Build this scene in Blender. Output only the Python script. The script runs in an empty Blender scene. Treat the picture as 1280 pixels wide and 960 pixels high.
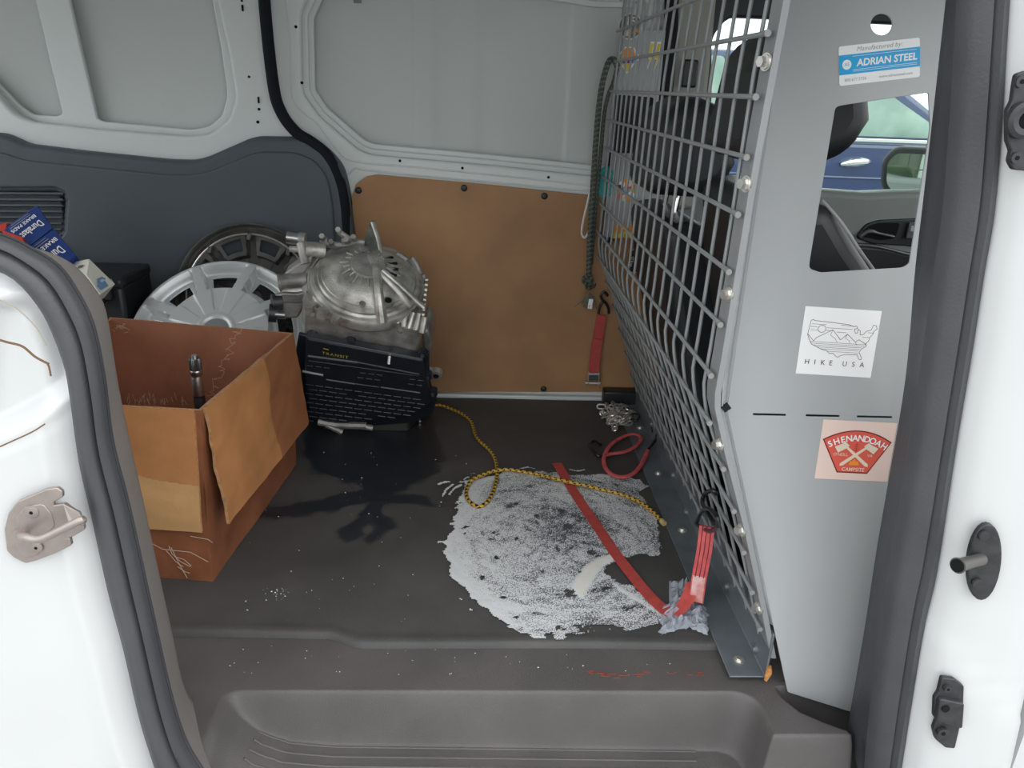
import bpy, math, random
import numpy as np
from mathutils import Vector, Matrix, noise
random.seed(7)
R = math.radians
S = bpy.context.scene
COL = S.collection

# ------------------------------------------------------------------ camera
FPX = 960.0
CAM = Vector((0, 0, .97))
_dy = Vector((-37, 372, 960)).normalized()
_b = .0465
_dx = Vector((1, -(-37 + 960 * _b) / 372, _b)).normalized()
_dz = -_dx.cross(_dy)
ROWS = (_dx, _dy, -_dz if _dz.y < 0 else _dz)
def cam2world(v): return Vector((ROWS[0].dot(v), ROWS[1].dot(v), ROWS[2].dot(v)))
cd = bpy.data.cameras.new('camera'); cam = bpy.data.objects.new('camera', cd); COL.objects.link(cam)
cd.sensor_width = 36; cd.sensor_fit = 'HORIZONTAL'; cd.lens = 36 * FPX / 1280; cd.clip_start = .02; cd.clip_end = 300
_r, _u, _f = cam2world(Vector((1, 0, 0))), cam2world(Vector((0, 1, 0))), cam2world(Vector((0, 0, 1)))
cam.matrix_world = Matrix(((_r.x, _u.x, -_f.x, CAM.x), (_r.y, _u.y, -_f.y, CAM.y), (_r.z, _u.z, -_f.z, CAM.z), (0, 0, 0, 1)))
S.camera = cam

# ------------------------------------------------------------------ sky and exposure
W = bpy.data.worlds.new('overcast_sky'); S.world = W; W.use_nodes = True
nt = W.node_tree; nt.nodes.clear()
_o = nt.nodes.new('ShaderNodeOutputWorld'); _bg = nt.nodes.new('ShaderNodeBackground')
_tc = nt.nodes.new('ShaderNodeTexCoord'); _sx = nt.nodes.new('ShaderNodeSeparateXYZ'); _rp = nt.nodes.new('ShaderNodeValToRGB')
nt.links.new(_tc.outputs['Generated'], _sx.inputs[0]); nt.links.new(_sx.outputs['Z'], _rp.inputs[0])
_rp.color_ramp.elements[0].color = (.80, .84, .86, 1); _rp.color_ramp.elements[0].position = 0
_rp.color_ramp.elements[1].color = (1.0, 1.02, 1.04, 1); _rp.color_ramp.elements[1].position = .7
nt.links.new(_rp.outputs[0], _bg.inputs[0]); nt.links.new(_bg.outputs[0], _o.inputs[0]); _bg.inputs[1].default_value = 1.0
sl = bpy.data.lights.new('hazy_sun', 'SUN'); sl.energy = .30; sl.angle = R(40); sl.color = (1, .98, .95)
so = bpy.data.objects.new('hazy_sun', sl); COL.objects.link(so)
so.rotation_euler = Vector((-.62, .55, -.62)).to_track_quat('-Z', 'Y').to_euler()
VS = S.view_settings
VS.view_transform = 'Standard'; VS.look = 'None'; VS.gamma = 1; VS.use_curve_mapping = False
VS.exposure = 1.22

# ------------------------------------------------------------------ unprojection onto real planes
def ray(px, py): return cam2world(Vector(((px - 640) / FPX, (480 - py) / FPX, 1)))
def UP(px, py, p, n):
    d = ray(px, py); n = Vector(n)
    return CAM + d * ((Vector(p) - CAM).dot(n) / d.dot(n))
def UX(px, py, x): return UP(px, py, (x, 0, 0), (1, 0, 0))
def UY(px, py, y): return UP(px, py, (0, y, 0), (0, 1, 0))
def UZ(px, py, z=0): return UP(px, py, (0, 0, z), (0, 0, 1))

# ------------------------------------------------------------------ materials
MATS = {}
def mat(name, col, rough=.5, metal=0, var=.0, vscale=8, bump=0, bscale=200, spec=.5, coat=0, col2=None, trans=0, detail=4):
    if name in MATS: return MATS[name]
    m = bpy.data.materials.new(name); m.use_nodes = True; t = m.node_tree; p = t.nodes['Principled BSDF']
    p.inputs['Roughness'].default_value = rough; p.inputs['Metallic'].default_value = metal
    p.inputs['Specular IOR Level'].default_value = spec; p.inputs['Coat Weight'].default_value = coat
    p.inputs['Transmission Weight'].default_value = trans
    c = tuple(col) + (1,)
    p.inputs['Base Color'].default_value = c
    if var or col2 or bump:
        tc = t.nodes.new('ShaderNodeTexCoord')
    if var or col2:
        nz = t.nodes.new('ShaderNodeTexNoise'); nz.inputs['Scale'].default_value = vscale; nz.inputs['Detail'].default_value = detail
        t.links.new(tc.outputs['Object'], nz.inputs['Vector'])
        rp = t.nodes.new('ShaderNodeValToRGB'); e = rp.color_ramp.elements
        e[0].position = .3; e[1].position = .7
        c2 = tuple(col2) + (1,) if col2 else tuple(min(1, x * (1 + var)) for x in col) + (1,)
        e[0].color = c if col2 else tuple(x * (1 - var) for x in col) + (1,); e[1].color = c2
        t.links.new(nz.outputs['Fac'], rp.inputs[0]); t.links.new(rp.outputs[0], p.inputs['Base Color'])
    if bump:
        nb = t.nodes.new('ShaderNodeTexNoise'); nb.inputs['Scale'].default_value = bscale; nb.inputs['Detail'].default_value = 3
        t.links.new(tc.outputs['Object'], nb.inputs['Vector'])
        bp = t.nodes.new('ShaderNodeBump'); bp.inputs['Strength'].default_value = bump; bp.inputs['Distance'].default_value = .002
        t.links.new(nb.outputs['Fac'], bp.inputs['Height']); t.links.new(bp.outputs[0], p.inputs['Normal'])
    MATS[name] = m
    return m
def flat(name, col, rough=.6): return mat(name, col, rough, spec=.3)

WHITE = mat('white_body_paint', (.58, .59, .59), .28, coat=.3, var=.02, vscale=3)
INNER = mat('inner_white_primer', (.70, .735, .72), .42, var=.03, vscale=2.5)
INNER2 = mat('inner_white_skin', (.57, .60, .585), .5, var=.05, vscale=2)
GREYPL = mat('charcoal_trim_plastic', (.080, .094, .110), .55, bump=.35, bscale=500, var=.05, vscale=4)
SILLPL = mat('grey_brown_sill_plastic', (.098, .090, .088), .5, bump=.5, bscale=700, var=.14, vscale=7, detail=8)
TRIMPL = mat('taupe_trim_plastic', (.245, .222, .208), .55, bump=.4, bscale=600, var=.04)
RUBBER = mat('black_rubber_seal', (.045, .046, .052), .5, bump=.25, bscale=250, var=.1, vscale=12)
RUBBER2 = mat('grey_rubber_seal', (.060, .061, .067), .48, bump=.25, bscale=250, var=.1, vscale=12)
DARKSEAL = mat('dark_door_seal', (.010, .011, .015), .75, spec=.2)
BOARD = mat('brown_hardboard', (.36, .19, .085), .6, var=.16, vscale=6, bump=.15, bscale=300, detail=8)
PGREY = mat('grey_partition_paint', (.40, .412, .415), .38, var=.03, vscale=5)
PWIRE = mat('grey_wire_paint', (.27, .285, .29), .4, var=.06, vscale=30)
BRKT = mat('dull_zinc_bracket', (.135, .155, .17), .38, metal=.1, var=.22, vscale=14, detail=8)
ZINC = mat('bright_zinc', (.72, .70, .66), .3, metal=.85, var=.12, vscale=60)
STEEL = mat('polished_steel', (.55, .55, .55), .30, metal=1)
STRIKE = mat('pinkish_plated_steel', (.36, .31, .285), .38, metal=.6, var=.1, vscale=40)
BLACKPL = mat('black_plastic', (.017, .018, .021), .42, bump=.15, bscale=300)
BLACK = flat('matt_black', (.008, .008, .009), .7)
HOLE = flat('hole_dark', (.004, .004, .005), .9)
ALU = mat('cast_aluminium', (.66, .64, .59), .38, metal=.7, bump=.5, bscale=260, col2=(.27, .26, .24), vscale=26, detail=8)
ALUD = mat('dirty_cast_aluminium', (.15, .145, .135), .48, metal=.5, bump=.6, bscale=200, col2=(.50, .48, .45), vscale=14, detail=8)
PAN = mat('black_oil_pan', (.013, .016, .022), .33, bump=.2, bscale=150, var=.2, vscale=20)
HUBS = mat('silver_wheel_cover_paint', (.64, .655, .655), .32, metal=.35, var=.04, vscale=15)
HUBD = mat('dirty_grey_cover_back', (.10, .095, .09), .55, var=.35, vscale=20, detail=8)
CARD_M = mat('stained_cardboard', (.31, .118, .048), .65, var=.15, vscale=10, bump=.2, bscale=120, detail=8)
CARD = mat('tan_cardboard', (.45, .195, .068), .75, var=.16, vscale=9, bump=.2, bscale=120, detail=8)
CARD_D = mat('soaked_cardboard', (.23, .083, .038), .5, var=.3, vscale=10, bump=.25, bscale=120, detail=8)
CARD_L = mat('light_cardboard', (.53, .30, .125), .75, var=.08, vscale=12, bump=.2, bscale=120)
CARD_E = mat('corrugated_edge', (.38, .20, .09), .85, var=.3, vscale=120)
CARD_I = mat('inside_cardboard', (.31, .122, .066), .7, var=.18, vscale=9, bump=.25, bscale=150, detail=8)
FIBRE = flat('pale_tape_fibre', (.62, .42, .30))
RED = mat('red_webbing', (.47, .065, .055), .65, var=.15, vscale=60, bump=.4, bscale=900)
RED2 = mat('red_faded_cord', (.60, .10, .105), .55, var=.2, vscale=50, bump=.4, bscale=800)
HOOK = mat('black_coated_hook', (.012, .012, .014), .3)
SEAT = mat('black_seat_fabric', (.014, .015, .018), .7, bump=.4, bscale=700)
SEATL = mat('black_seat_leather', (.016, .017, .019), .42, bump=.2, bscale=500)
PIPE = mat('silver_piping', (.35, .36, .36), .5)
DOORG = mat('grey_door_panel', (.20, .22, .21), .5, bump=.2, bscale=500)
BEIGE = mat('beige_pillar_trim', (.34, .335, .30), .6)
CARBLUE = mat('navy_car_paint', (.008, .026, .115), .18, coat=.8)
CARGLASS = mat('car_glass_tint_reflections', (.13, .24, .20), .05, spec=1, col2=(.36, .48, .40), vscale=3.2)  # lighter mottling paints tree reflections into the glass colour
CHROME = mat('chrome', (.85, .85, .85), .08, metal=1)
MIRROR = mat('mirror_glass', (.86, .9, .88), .02, metal=1)
TYRE = flat('tyre_black', (.015, .015, .016))
ASPH = mat('grey_asphalt', (.33, .33, .32), .9, var=.15, vscale=3)
GRASS = mat('dull_grass', (.10, .16, .05), .9, var=.3, vscale=3)
SW = flat('print_white', (.88, .88, .87), .45)
SG = flat('print_grey', (.38, .41, .43))
SB = flat('print_sky_blue', (.03, .38, .72), .4)
SK = flat('print_black', (.02, .02, .022))
SPINK = flat('print_pale_pink', (.80, .62, .54), .45)
SRED = flat('print_coral_red', (.72, .12, .085), .45)
SDRED = flat('print_dark_red', (.16, .02, .02))
SCREAM = flat('print_cream', (.78, .66, .52))
SOR = flat('print_orange', (.85, .30, .04))
SYEL = flat('print_yellow', (.75, .60, .07))
SGRN = flat('print_green', (.38, .45, .14))
STEAL = flat('print_teal', (.03, .32, .32))
SBLUE = mat('box_blue_print', (.012, .045, .22), .4, var=.1, vscale=30)
SBLUE_D = flat('box_dark_blue', (.008, .02, .10), .45)
SREDBOX = flat('box_red_print', (.62, .06, .035), .45)
SILV = flat('box_grey_print', (.42, .43, .42), .5)
CARTON = flat('carton_off_white', (.68, .66, .58), .6)

def glass_mat():
    m = bpy.data.materials.new('window_glass'); m.use_nodes = True; t = m.node_tree; t.nodes.clear()
    o = t.nodes.new('ShaderNodeOutputMaterial'); mx = t.nodes.new('ShaderNodeMixShader')
    tr = t.nodes.new('ShaderNodeBsdfTransparent'); tr.inputs[0].default_value = (.86, .93, .90, 1)
    gl = t.nodes.new('ShaderNodeBsdfGlossy'); gl.inputs['Roughness'].default_value = .02
    fr = t.nodes.new('ShaderNodeFresnel'); fr.inputs[0].default_value = 1.3
    t.links.new(fr.outputs[0], mx.inputs[0]); t.links.new(tr.outputs[0], mx.inputs[1]); t.links.new(gl.outputs[0], mx.inputs[2])
    t.links.new(mx.outputs[0], o.inputs[0]); return m
GLASS = glass_mat()
def bag_mat():
    m = bpy.data.materials.new('clear_plastic_film'); m.use_nodes = True; t = m.node_tree; t.nodes.clear()
    o = t.nodes.new('ShaderNodeOutputMaterial'); mx = t.nodes.new('ShaderNodeMixShader'); mx.inputs[0].default_value = .50
    tr = t.nodes.new('ShaderNodeBsdfTransparent'); tr.inputs[0].default_value = (.8, .82, .86, 1)
    p = t.nodes.new('ShaderNodeBsdfPrincipled'); p.inputs['Base Color'].default_value = (.62, .66, .74, 1); p.inputs['Roughness'].default_value = .15
    t.links.new(tr.outputs[0], mx.inputs[1]); t.links.new(p.outputs[0], mx.inputs[2]); t.links.new(mx.outputs[0], o.inputs[0]); return m
BAG = bag_mat()

def nodes(m): return m.node_tree.nodes, m.node_tree.links, m.node_tree.nodes['Principled BSDF']
def nmath(N, L, op, a, b=None, clamp=False):
    n = N.new('ShaderNodeMath'); n.operation = op; n.use_clamp = clamp
    for i, v in enumerate((a, b)):
        if v is None: continue
        if isinstance(v, (int, float)): n.inputs[i].default_value = v
        else: L.new(v, n.inputs[i])
    return n.outputs[0]
def nnoise(N, L, vec, scale, detail=4, rough=.5):
    n = N.new('ShaderNodeTexNoise'); n.inputs['Scale'].default_value = scale; n.inputs['Detail'].default_value = detail; n.inputs['Roughness'].default_value = rough
    L.new(vec, n.inputs['Vector']); return n.outputs['Fac']
def nmix(N, L, fac, a, b):
    n = N.new('ShaderNodeMix'); n.data_type = 'RGBA'
    if isinstance(fac, (int, float)): n.inputs[0].default_value = fac
    else: L.new(fac, n.inputs[0])
    for i, v in ((6, a), (7, b)):
        if isinstance(v, tuple): n.inputs[i].default_value = v + (1,)
        else: L.new(v, n.inputs[i])
    return n.outputs[2]
def nattr(N, name):
    n = N.new('ShaderNodeAttribute'); n.attribute_name = name; return n
def mat_floor():
    m = bpy.data.materials.new('rubber_mat'); m.use_nodes = True; N, L, P = nodes(m)
    tc = N.new('ShaderNodeTexCoord').outputs['Object']
    a = nattr(N, 'wet').outputs['Fac']
    n1 = nnoise(N, L, tc, 22, 5); n2 = nnoise(N, L, tc, 5, 6, .6); n3 = nnoise(N, L, tc, 160, 3)
    w = nmath(N, L, 'ADD', a, nmath(N, L, 'MULTIPLY', nmath(N, L, 'SUBTRACT', n1, .5), .07))
    w = nmath(N, L, 'MULTIPLY_ADD', w, 60, True); 
    N[-1].inputs[2].default_value = .5
    base = nmix(N, L, n2, (.030, .030, .031), (.108, .101, .097))
    sp = nmath(N, L, 'MULTIPLY', nmath(N, L, 'GREATER_THAN', n3, .71), .25)
    base = nmix(N, L, sp, base, (.18, .18, .17))
    col = nmix(N, L, w, base, nmix(N, L, n1, (.013, .016, .021), (.030, .034, .040)))
    L.new(col, P.inputs['Base Color'])
    r = nmath(N, L, 'SUBTRACT', .62, nmath(N, L, 'MULTIPLY', w, .26)); L.new(r, P.inputs['Roughness'])
    bp = N.new('ShaderNodeBump'); bp.inputs['Strength'].default_value = .35; bp.inputs['Distance'].default_value = .002
    L.new(nnoise(N, L, tc, 420, 2), bp.inputs['Height']); L.new(bp.outputs[0], P.inputs['Normal'])
    return m
def mat_powder():
    m = bpy.data.materials.new('white_absorbent_powder'); m.use_nodes = True; N, L, P = nodes(m)
    tc = N.new('ShaderNodeTexCoord').outputs['Object']
    d = nattr(N, 'powder_amount').outputs['Fac']
    v = N.new('ShaderNodeTexVoronoi'); v.inputs['Scale'].default_value = 380; L.new(tc, v.inputs['Vector'])
    n1 = nnoise(N, L, tc, 420, 3)
    s = nmath(N, L, 'ADD', nmath(N, L, 'MULTIPLY', v.outputs['Distance'], 1.1), nmath(N, L, 'MULTIPLY', n1, .8))
    t = nmath(N, L, 'MULTIPLY', nmath(N, L, 'SUBTRACT', nmath(N, L, 'ADD', s, d), .70), 2.6, True)
    t = nmath(N, L, 'MAXIMUM', t, 0.0)
    thick = nmath(N, L, 'MULTIPLY', nmath(N, L, 'SUBTRACT', d, .7), 3.0, True)
    L.new(nmix(N, L, thick, nmix(N, L, t, (.06, .066, .078), (.66, .675, .68)), (.74, .72, .66)), P.inputs['Base Color']); P.inputs['Roughness'].default_value = .9
    return m
def mat_rope(name, c1, c2, period, duty):
    m = bpy.data.materials.new(name); m.use_nodes = True; N, L, P = nodes(m)
    a = nattr(N, 'along'); sx = N.new('ShaderNodeSeparateXYZ'); L.new(a.outputs['Vector'], sx.inputs[0])
    ph = nmath(N, L, 'ADD', nmath(N, L, 'DIVIDE', sx.outputs['X'], period), nmath(N, L, 'MULTIPLY', sx.outputs['Y'], 1.0))
    ph2 = nmath(N, L, 'SUBTRACT', nmath(N, L, 'DIVIDE', sx.outputs['X'], period), nmath(N, L, 'MULTIPLY', sx.outputs['Y'], 2.0))
    k = nmath(N, L, 'MULTIPLY', nmath(N, L, 'LESS_THAN', nmath(N, L, 'FRACT', ph), duty), nmath(N, L, 'LESS_THAN', nmath(N, L, 'FRACT', ph2), .8))
    L.new(nmix(N, L, k, c1, c2), P.inputs['Base Color']); P.inputs['Roughness'].default_value = .6
    return m
ROPE = mat_rope('yellow_black_rope', (.58, .36, .05), (.010, .010, .009), .017, .5)
CORDG = mat_rope('dark_green_cord', (.035, .045, .035), (.13, .15, .12), .014, .4)

# ------------------------------------------------------------------ mesh building
def catmull(pts, n=8, closed=False):
    P = [Vector(p) for p in pts]
    if len(P) < 3: return P
    out = []; m = len(P)
    rng = range(m if closed else m - 1)
    for i in rng:
        if closed: a, b, c, d = P[(i - 1) % m], P[i], P[(i + 1) % m], P[(i + 2) % m]
        else: a, b, c, d = P[max(i - 1, 0)], P[i], P[i + 1], P[min(i + 2, m - 1)]
        for k in range(n):
            t = k / n
            out.append(.5 * ((2 * b) + (c - a) * t + (2 * a - 5 * b + 4 * c - d) * t * t + (3 * b - a - 3 * c + d) * t ** 3))
    if not closed: out.append(P[-1])
    return out
class MB:
    def __init__(s): s.v = []; s.f = []; s.m = []; s.mats = []; s.along = None
    def mi(s, m):
        if m not in s.mats: s.mats.append(m)
        return s.mats.index(m)
    def add(s, vs, fs, m, M=None):
        o = len(s.v)
        s.v += [tuple(M @ Vector(p)) if M is not None else tuple(p) for p in vs]
        k = s.mi(m)
        for f in fs: s.f.append(tuple(i + o for i in f)); s.m.append(k)
        return s
    def box(s, c, size, m, M=None, rot=None):
        hx, hy, hz = (x / 2 for x in size)
        T = Matrix.Translation(c) @ (rot.to_4x4() if rot is not None else Matrix.Identity(4))
        if M is not None: T = M @ T
        vs = [(x, y, z) for x in (-hx, hx) for y in (-hy, hy) for z in (-hz, hz)]
        return s.add(vs, [(0, 1, 3, 2), (4, 6, 7, 5), (0, 4, 5, 1), (2, 3, 7, 6), (0, 2, 6, 4), (1, 5, 7, 3)], m, T)
    def hexa(s, b, t, m):       # two quads, bottom and top
        return s.add(list(b) + list(t), [(3, 2, 1, 0), (4, 5, 6, 7), (0, 1, 5, 4), (1, 2, 6, 5), (2, 3, 7, 6), (3, 0, 4, 7)], m)
    def prism(s, poly, d, m):   # 3D polygon, extruded by vector d
        n = len(poly); P = [Vector(p) for p in poly]; d = Vector(d)
        return s.add(P + [p + d for p in P], [tuple(range(n))[::-1], tuple(range(n, 2 * n))] + [(i, (i + 1) % n, n + (i + 1) % n, n + i) for i in range(n)], m)
    def tube(s, path, r, m, seg=8, closed=False, flat=1, caps=True, up=None):
        P = [Vector(p) for p in path]; n = len(P); vs = []; L = 0; al = []
        ref = None
        for i in range(n):
            a = P[i - 1] if (i or closed) else P[0]; b = P[(i + 1) % n] if (i < n - 1 or closed) else P[-1]
            t = (b - a).normalized() if (b - a).length > 1e-9 else Vector((0, 0, 1))
            if ref is None:
                ref = Vector(up) if up is not None else (Vector((0, 0, 1)) if abs(t.z) < .9 else Vector((1, 0, 0)))
            x = t.cross(ref)
            if x.length < 1e-6: x = t.cross(Vector((.3, .8, .5)))
            x.normalize(); y = x.cross(t).normalized()
            if up is None: ref = y
            rr = r[i] if isinstance(r, (list, tuple)) else r
            if i: L += (P[i] - P[i - 1]).length
            for k in range(seg):
                q = 2 * math.pi * k / seg
                vs.append(P[i] + x * math.cos(q) * rr + y * math.sin(q) * rr * flat); al.append((L, k / seg, 0))
        fs = []
        for i in range(n if closed else n - 1):
            j = (i + 1) % n
            for k in range(seg):
                l = (k + 1) % seg
                fs.append((i * seg + k, i * seg + l, j * seg + l, j * seg + k))
        if caps and not closed: fs += [tuple(range(seg))[::-1], tuple(range((n - 1) * seg, n * seg))]
        if s.along is None and not s.v: s.along = al
        return s.add(vs, fs, m)
    def lathe(s, prof, M, m, seg=32, a0=0, a1=2 * math.pi):   # prof: (r, h), axis = local Z of M
        full = abs(a1 - a0 - 2 * math.pi) < 1e-6
        n = seg if full else seg + 1; vs = []
        for (r, h) in prof:
            for k in range(n):
                q = a0 + (a1 - a0) * k / seg; vs.append((r * math.cos(q), r * math.sin(q), h))
        fs = []
        for i in range(len(prof) - 1):
            for k in range(n if full else n - 1):
                l = (k + 1) % n; fs.append((i * n + k, i * n + l, (i + 1) * n + l, (i + 1) * n + k))
        return s.add(vs, fs, m, M)
    def cyl(s, a, b, r, m, seg=12, r2=None):
        return s.tube([a, b], [r, r if r2 is None else r2], m, seg)
    def ribbon(s, path, sides, w, t, m):   # path centres, side unit vectors, width, thickness
        P = [Vector(p) for p in path]; n = len(P); vs = []
        for i in range(n):
            sd = Vector(sides[i] if isinstance(sides, list) else sides).normalized()
            tg = (P[min(i + 1, n - 1)] - P[max(i - 1, 0)]).normalized(); sd = (sd - tg * sd.dot(tg)).normalized(); nn = sd.cross(tg).normalized()
            for a, b in ((-1, -1), (1, -1), (1, 1), (-1, 1)): vs.append(P[i] + sd * w / 2 * a + nn * t / 2 * b)
        fs = [(0, 1, 2, 3)[::-1], tuple(range(4 * n - 4, 4 * n))]
        for i in range(n - 1):
            for k in range(4): l = (k + 1) % 4; fs.append((4 * i + k, 4 * i + l, 4 * i + 4 + l, 4 * i + 4 + k))
        return s.add(vs, fs, m)
    def loft(s, rows, m, closed=False):
        n = len(rows[0]); vs = [p for r in rows for p in r]; fs = []
        for i in range(len(rows) - 1):
            for k in range(n if closed else n - 1): l = (k + 1) % n; fs.append((i * n + k, i * n + l, (i + 1) * n + l, (i + 1) * n + k))
        return s.add(vs, fs, m)
    def build(s, name, parent=None, bevel=0, smooth=35, solid=0, bseg=2, subsurf=0):
        me = bpy.data.meshes.new(name); me.from_pydata([tuple(p) for p in s.v], [], s.f)
        for m in s.mats: me.materials.append(m)
        me.polygons.foreach_set('material_index', s.m)
        if s.along and len(s.along) == len(s.v):
            at = me.attributes.new('along', 'FLOAT_VECTOR', 'POINT'); at.data.foreach_set('vector', [c for a in s.along for c in a])
        me.update(); 
        if smooth:
            me.polygons.foreach_set('use_smooth', [True] * len(me.polygons)); me.set_sharp_from_angle(angle=R(smooth))
        o = bpy.data.objects.new(name, me); COL.objects.link(o)
        if parent is not None: o.parent = parent; o.matrix_parent_inverse = parent.matrix_world.inverted() if parent.type == 'EMPTY' else parent.matrix_world.inverted()
        if solid: md = o.modifiers.new('solid', 'SOLIDIFY'); md.thickness = solid; md.offset = 0
        if bevel:
            md = o.modifiers.new('bevel', 'BEVEL'); md.width = bevel; md.segments = bseg; md.limit_method = 'ANGLE'; md.angle_limit = R(40)
        if subsurf: md = o.modifiers.new('sub', 'SUBSURF'); md.levels = subsurf; md.render_levels = subsurf
        return o
def thing(name, label, cat, loc=(0, 0, 0), group=None):
    o = bpy.data.objects.new(name, None); COL.objects.link(o); o.empty_display_size = .05; o.location = loc
    o.matrix_world = Matrix.Translation(loc); o['label'] = label; o['category'] = cat
    if group: o['group'] = group
    return o
def tag(o, label, cat, group=None, kind=None):
    o['label'] = label; o['category'] = cat
    if group: o['group'] = group
    if kind: o['kind'] = kind
    return o
def struct(o): o['kind'] = 'structure'; return o
def lab(o, label): o['label'] = label; return o

def curve_mesh(splines, extrude=0, bevel=0, bres=2):
    cu = bpy.data.curves.new('tmp', 'CURVE'); cu.dimensions = '2D'; cu.fill_mode = 'BOTH'; cu.extrude = extrude; cu.bevel_depth = bevel; cu.bevel_resolution = bres
    for sp in splines:
        q = cu.splines.new('POLY'); q.points.add(len(sp) - 1); q.use_cyclic_u = True
        for p, c in zip(q.points, sp): p.co = (c[0], c[1], 0, 1)
    return _eval(cu)
def _eval(cu):
    o = bpy.data.objects.new('tmp', cu); COL.objects.link(o)
    dg = bpy.context.evaluated_depsgraph_get(); ev = o.evaluated_get(dg); me = ev.to_mesh()
    vs = [tuple(v.co) for v in me.vertices]; fs = [tuple(p.vertices) for p in me.polygons]
    ev.to_mesh_clear(); bpy.data.objects.remove(o); bpy.data.curves.remove(cu)
    return vs, fs
def text_mesh(txt, size, bold=0, shear=0, align='CENTER', space=1, extrude=0):
    cu = bpy.data.curves.new('tmp', 'FONT'); cu.body = txt; cu.size = size; cu.offset = bold; cu.shear = shear; cu.align_x = align; cu.align_y = 'CENTER'
    cu.space_character = space; cu.resolution_u = 3; cu.extrude = extrude
    return _eval(cu)
def frame(o, x, y):       # matrix with local X, Y, Z = x, y, x cross y at origin o
    x = Vector(x).normalized(); y = Vector(y); y = (y - x * y.dot(x)).normalized(); z = x.cross(y)
    return Matrix(((x.x, y.x, z.x, o[0]), (x.y, y.y, z.y, o[1]), (x.z, y.z, z.z, o[2]), (0, 0, 0, 1)))
def XZ(y): return Matrix(((1, 0, 0, 0), (0, 0, -1, y), (0, 1, 0, 0), (0, 0, 0, 1)))    # local (x, y, z) -> world (x, Y - z, y): faces the camera side
def rounded(poly, r, n=4):
    out = []; m = len(poly)
    for i in range(m):
        p = Vector(poly[i][:2]); a = Vector(poly[i - 1][:2]); b = Vector(poly[(i + 1) % m][:2])
        rr = r[i] if isinstance(r, (list, tuple)) else r
        da = (a - p); db = (b - p); k = min(rr, da.length * .45, db.length * .45)
        if k < 1e-5: out.append(tuple(p)); continue
        s, e = p + da.normalized() * k, p + db.normalized() * k
        for j in range(n + 1):
            t = j / n; out.append(tuple((1 - t) ** 2 * s + 2 * t * (1 - t) * p + t * t * e))
    return out
def pxpoly(pts, y): return [(q.x, q.z) for q in (UY(a, b, y) for a, b in pts)]
def circ(c, r, n=20): return [(c[0] + r * math.cos(2 * math.pi * k / n), c[1] + r * math.sin(2 * math.pi * k / n)) for k in range(n)]
def sheet(name, outer, holes, y, thick, m, parent=None, bevel=0, bres=2):     # plate in a Y plane, front face at y
    b = MB(); e = thick / 2 - bevel if bevel else thick / 2
    vs, fs = curve_mesh([outer] + list(holes), max(e, 0), bevel, bres); b.add(vs, fs, m, XZ(y + thick / 2)); return b.build(name, parent, smooth=50)
def sdf(px, py, poly):        # signed distance (negative outside, positive inside), numpy
    P = np.array([(p[0], p[1]) for p in poly]); d = np.full(px.shape, 1e9); ins = np.zeros(px.shape, bool)
    for i in range(len(P)):
        a, b = P[i - 1], P[i]; e = b - a
        wx, wy = px - a[0], py - a[1]; t = np.clip((wx * e[0] + wy * e[1]) / max(e @ e, 1e-12), 0, 1)
        d = np.minimum(d, (wx - e[0] * t) ** 2 + (wy - e[1] * t) ** 2)
        c = (a[1] <= py) != (b[1] <= py)
        with np.errstate(divide='ignore', invalid='ignore'):
            xi = a[0] + (py - a[1]) / (b[1] - a[1]) * e[0]
        ins ^= c & (px < xi)
    d = np.sqrt(d); return np.where(ins, d, -d)
def sstep(a, b, x): t = np.clip((x - a) / (b - a), 0, 1); return t * t * (3 - 2 * t)
def grid_mesh(name, Xs, Ys, Zs, keep, m, parent=None, attrs=None, smooth=180):
    ny, nx = Xs.shape; idx = -np.ones((ny, nx), int)
    q = np.ones((ny - 1, nx - 1), bool) if keep is None else keep
    used = np.zeros((ny, nx), bool)
    used[:-1, :-1] |= q; used[1:, :-1] |= q; used[:-1, 1:] |= q; used[1:, 1:] |= q
    idx[used] = np.arange(used.sum())
    vs = np.stack([Xs[used], Ys[used], Zs[used]], 1)
    jj, ii = np.nonzero(q)
    fs = np.stack([idx[jj, ii], idx[jj, ii + 1], idx[jj + 1, ii + 1], idx[jj + 1, ii]], 1)
    me = bpy.data.meshes.new(name); me.from_pydata(vs.tolist(), [], fs.tolist()); me.materials.append(m)
    for k, a in (attrs or {}).items():
        at = me.attributes.new(k, 'FLOAT', 'POINT'); at.data.foreach_set('value', a[used].astype(np.float32))
    me.polygons.foreach_set('use_smooth', [True] * len(me.polygons)); me.update()
    o = bpy.data.objects.new(name, me); COL.objects.link(o)
    if parent is not None: o.parent = parent
    return o
def disc(b, c, n, r, m, h=.002, seg=16):
    n = Vector(n).normalized(); c = Vector(c); return b.cyl(c, c + n * h, r, m, seg)
def bolt(name, c, n, parent, r=.008, washer=.012, m=None, h=.007):
    m = m or ZINC; b = MB(); n = Vector(n).normalized(); c = Vector(c)
    b.cyl(c, c + n * .0018, washer, m, 20); b.cyl(c + n * .0018, c + n * .004, r * 1.25, m, 16); b.cyl(c + n * .004, c + n * h, r, m, 6)
    return b.build(name, parent, smooth=30)
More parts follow.
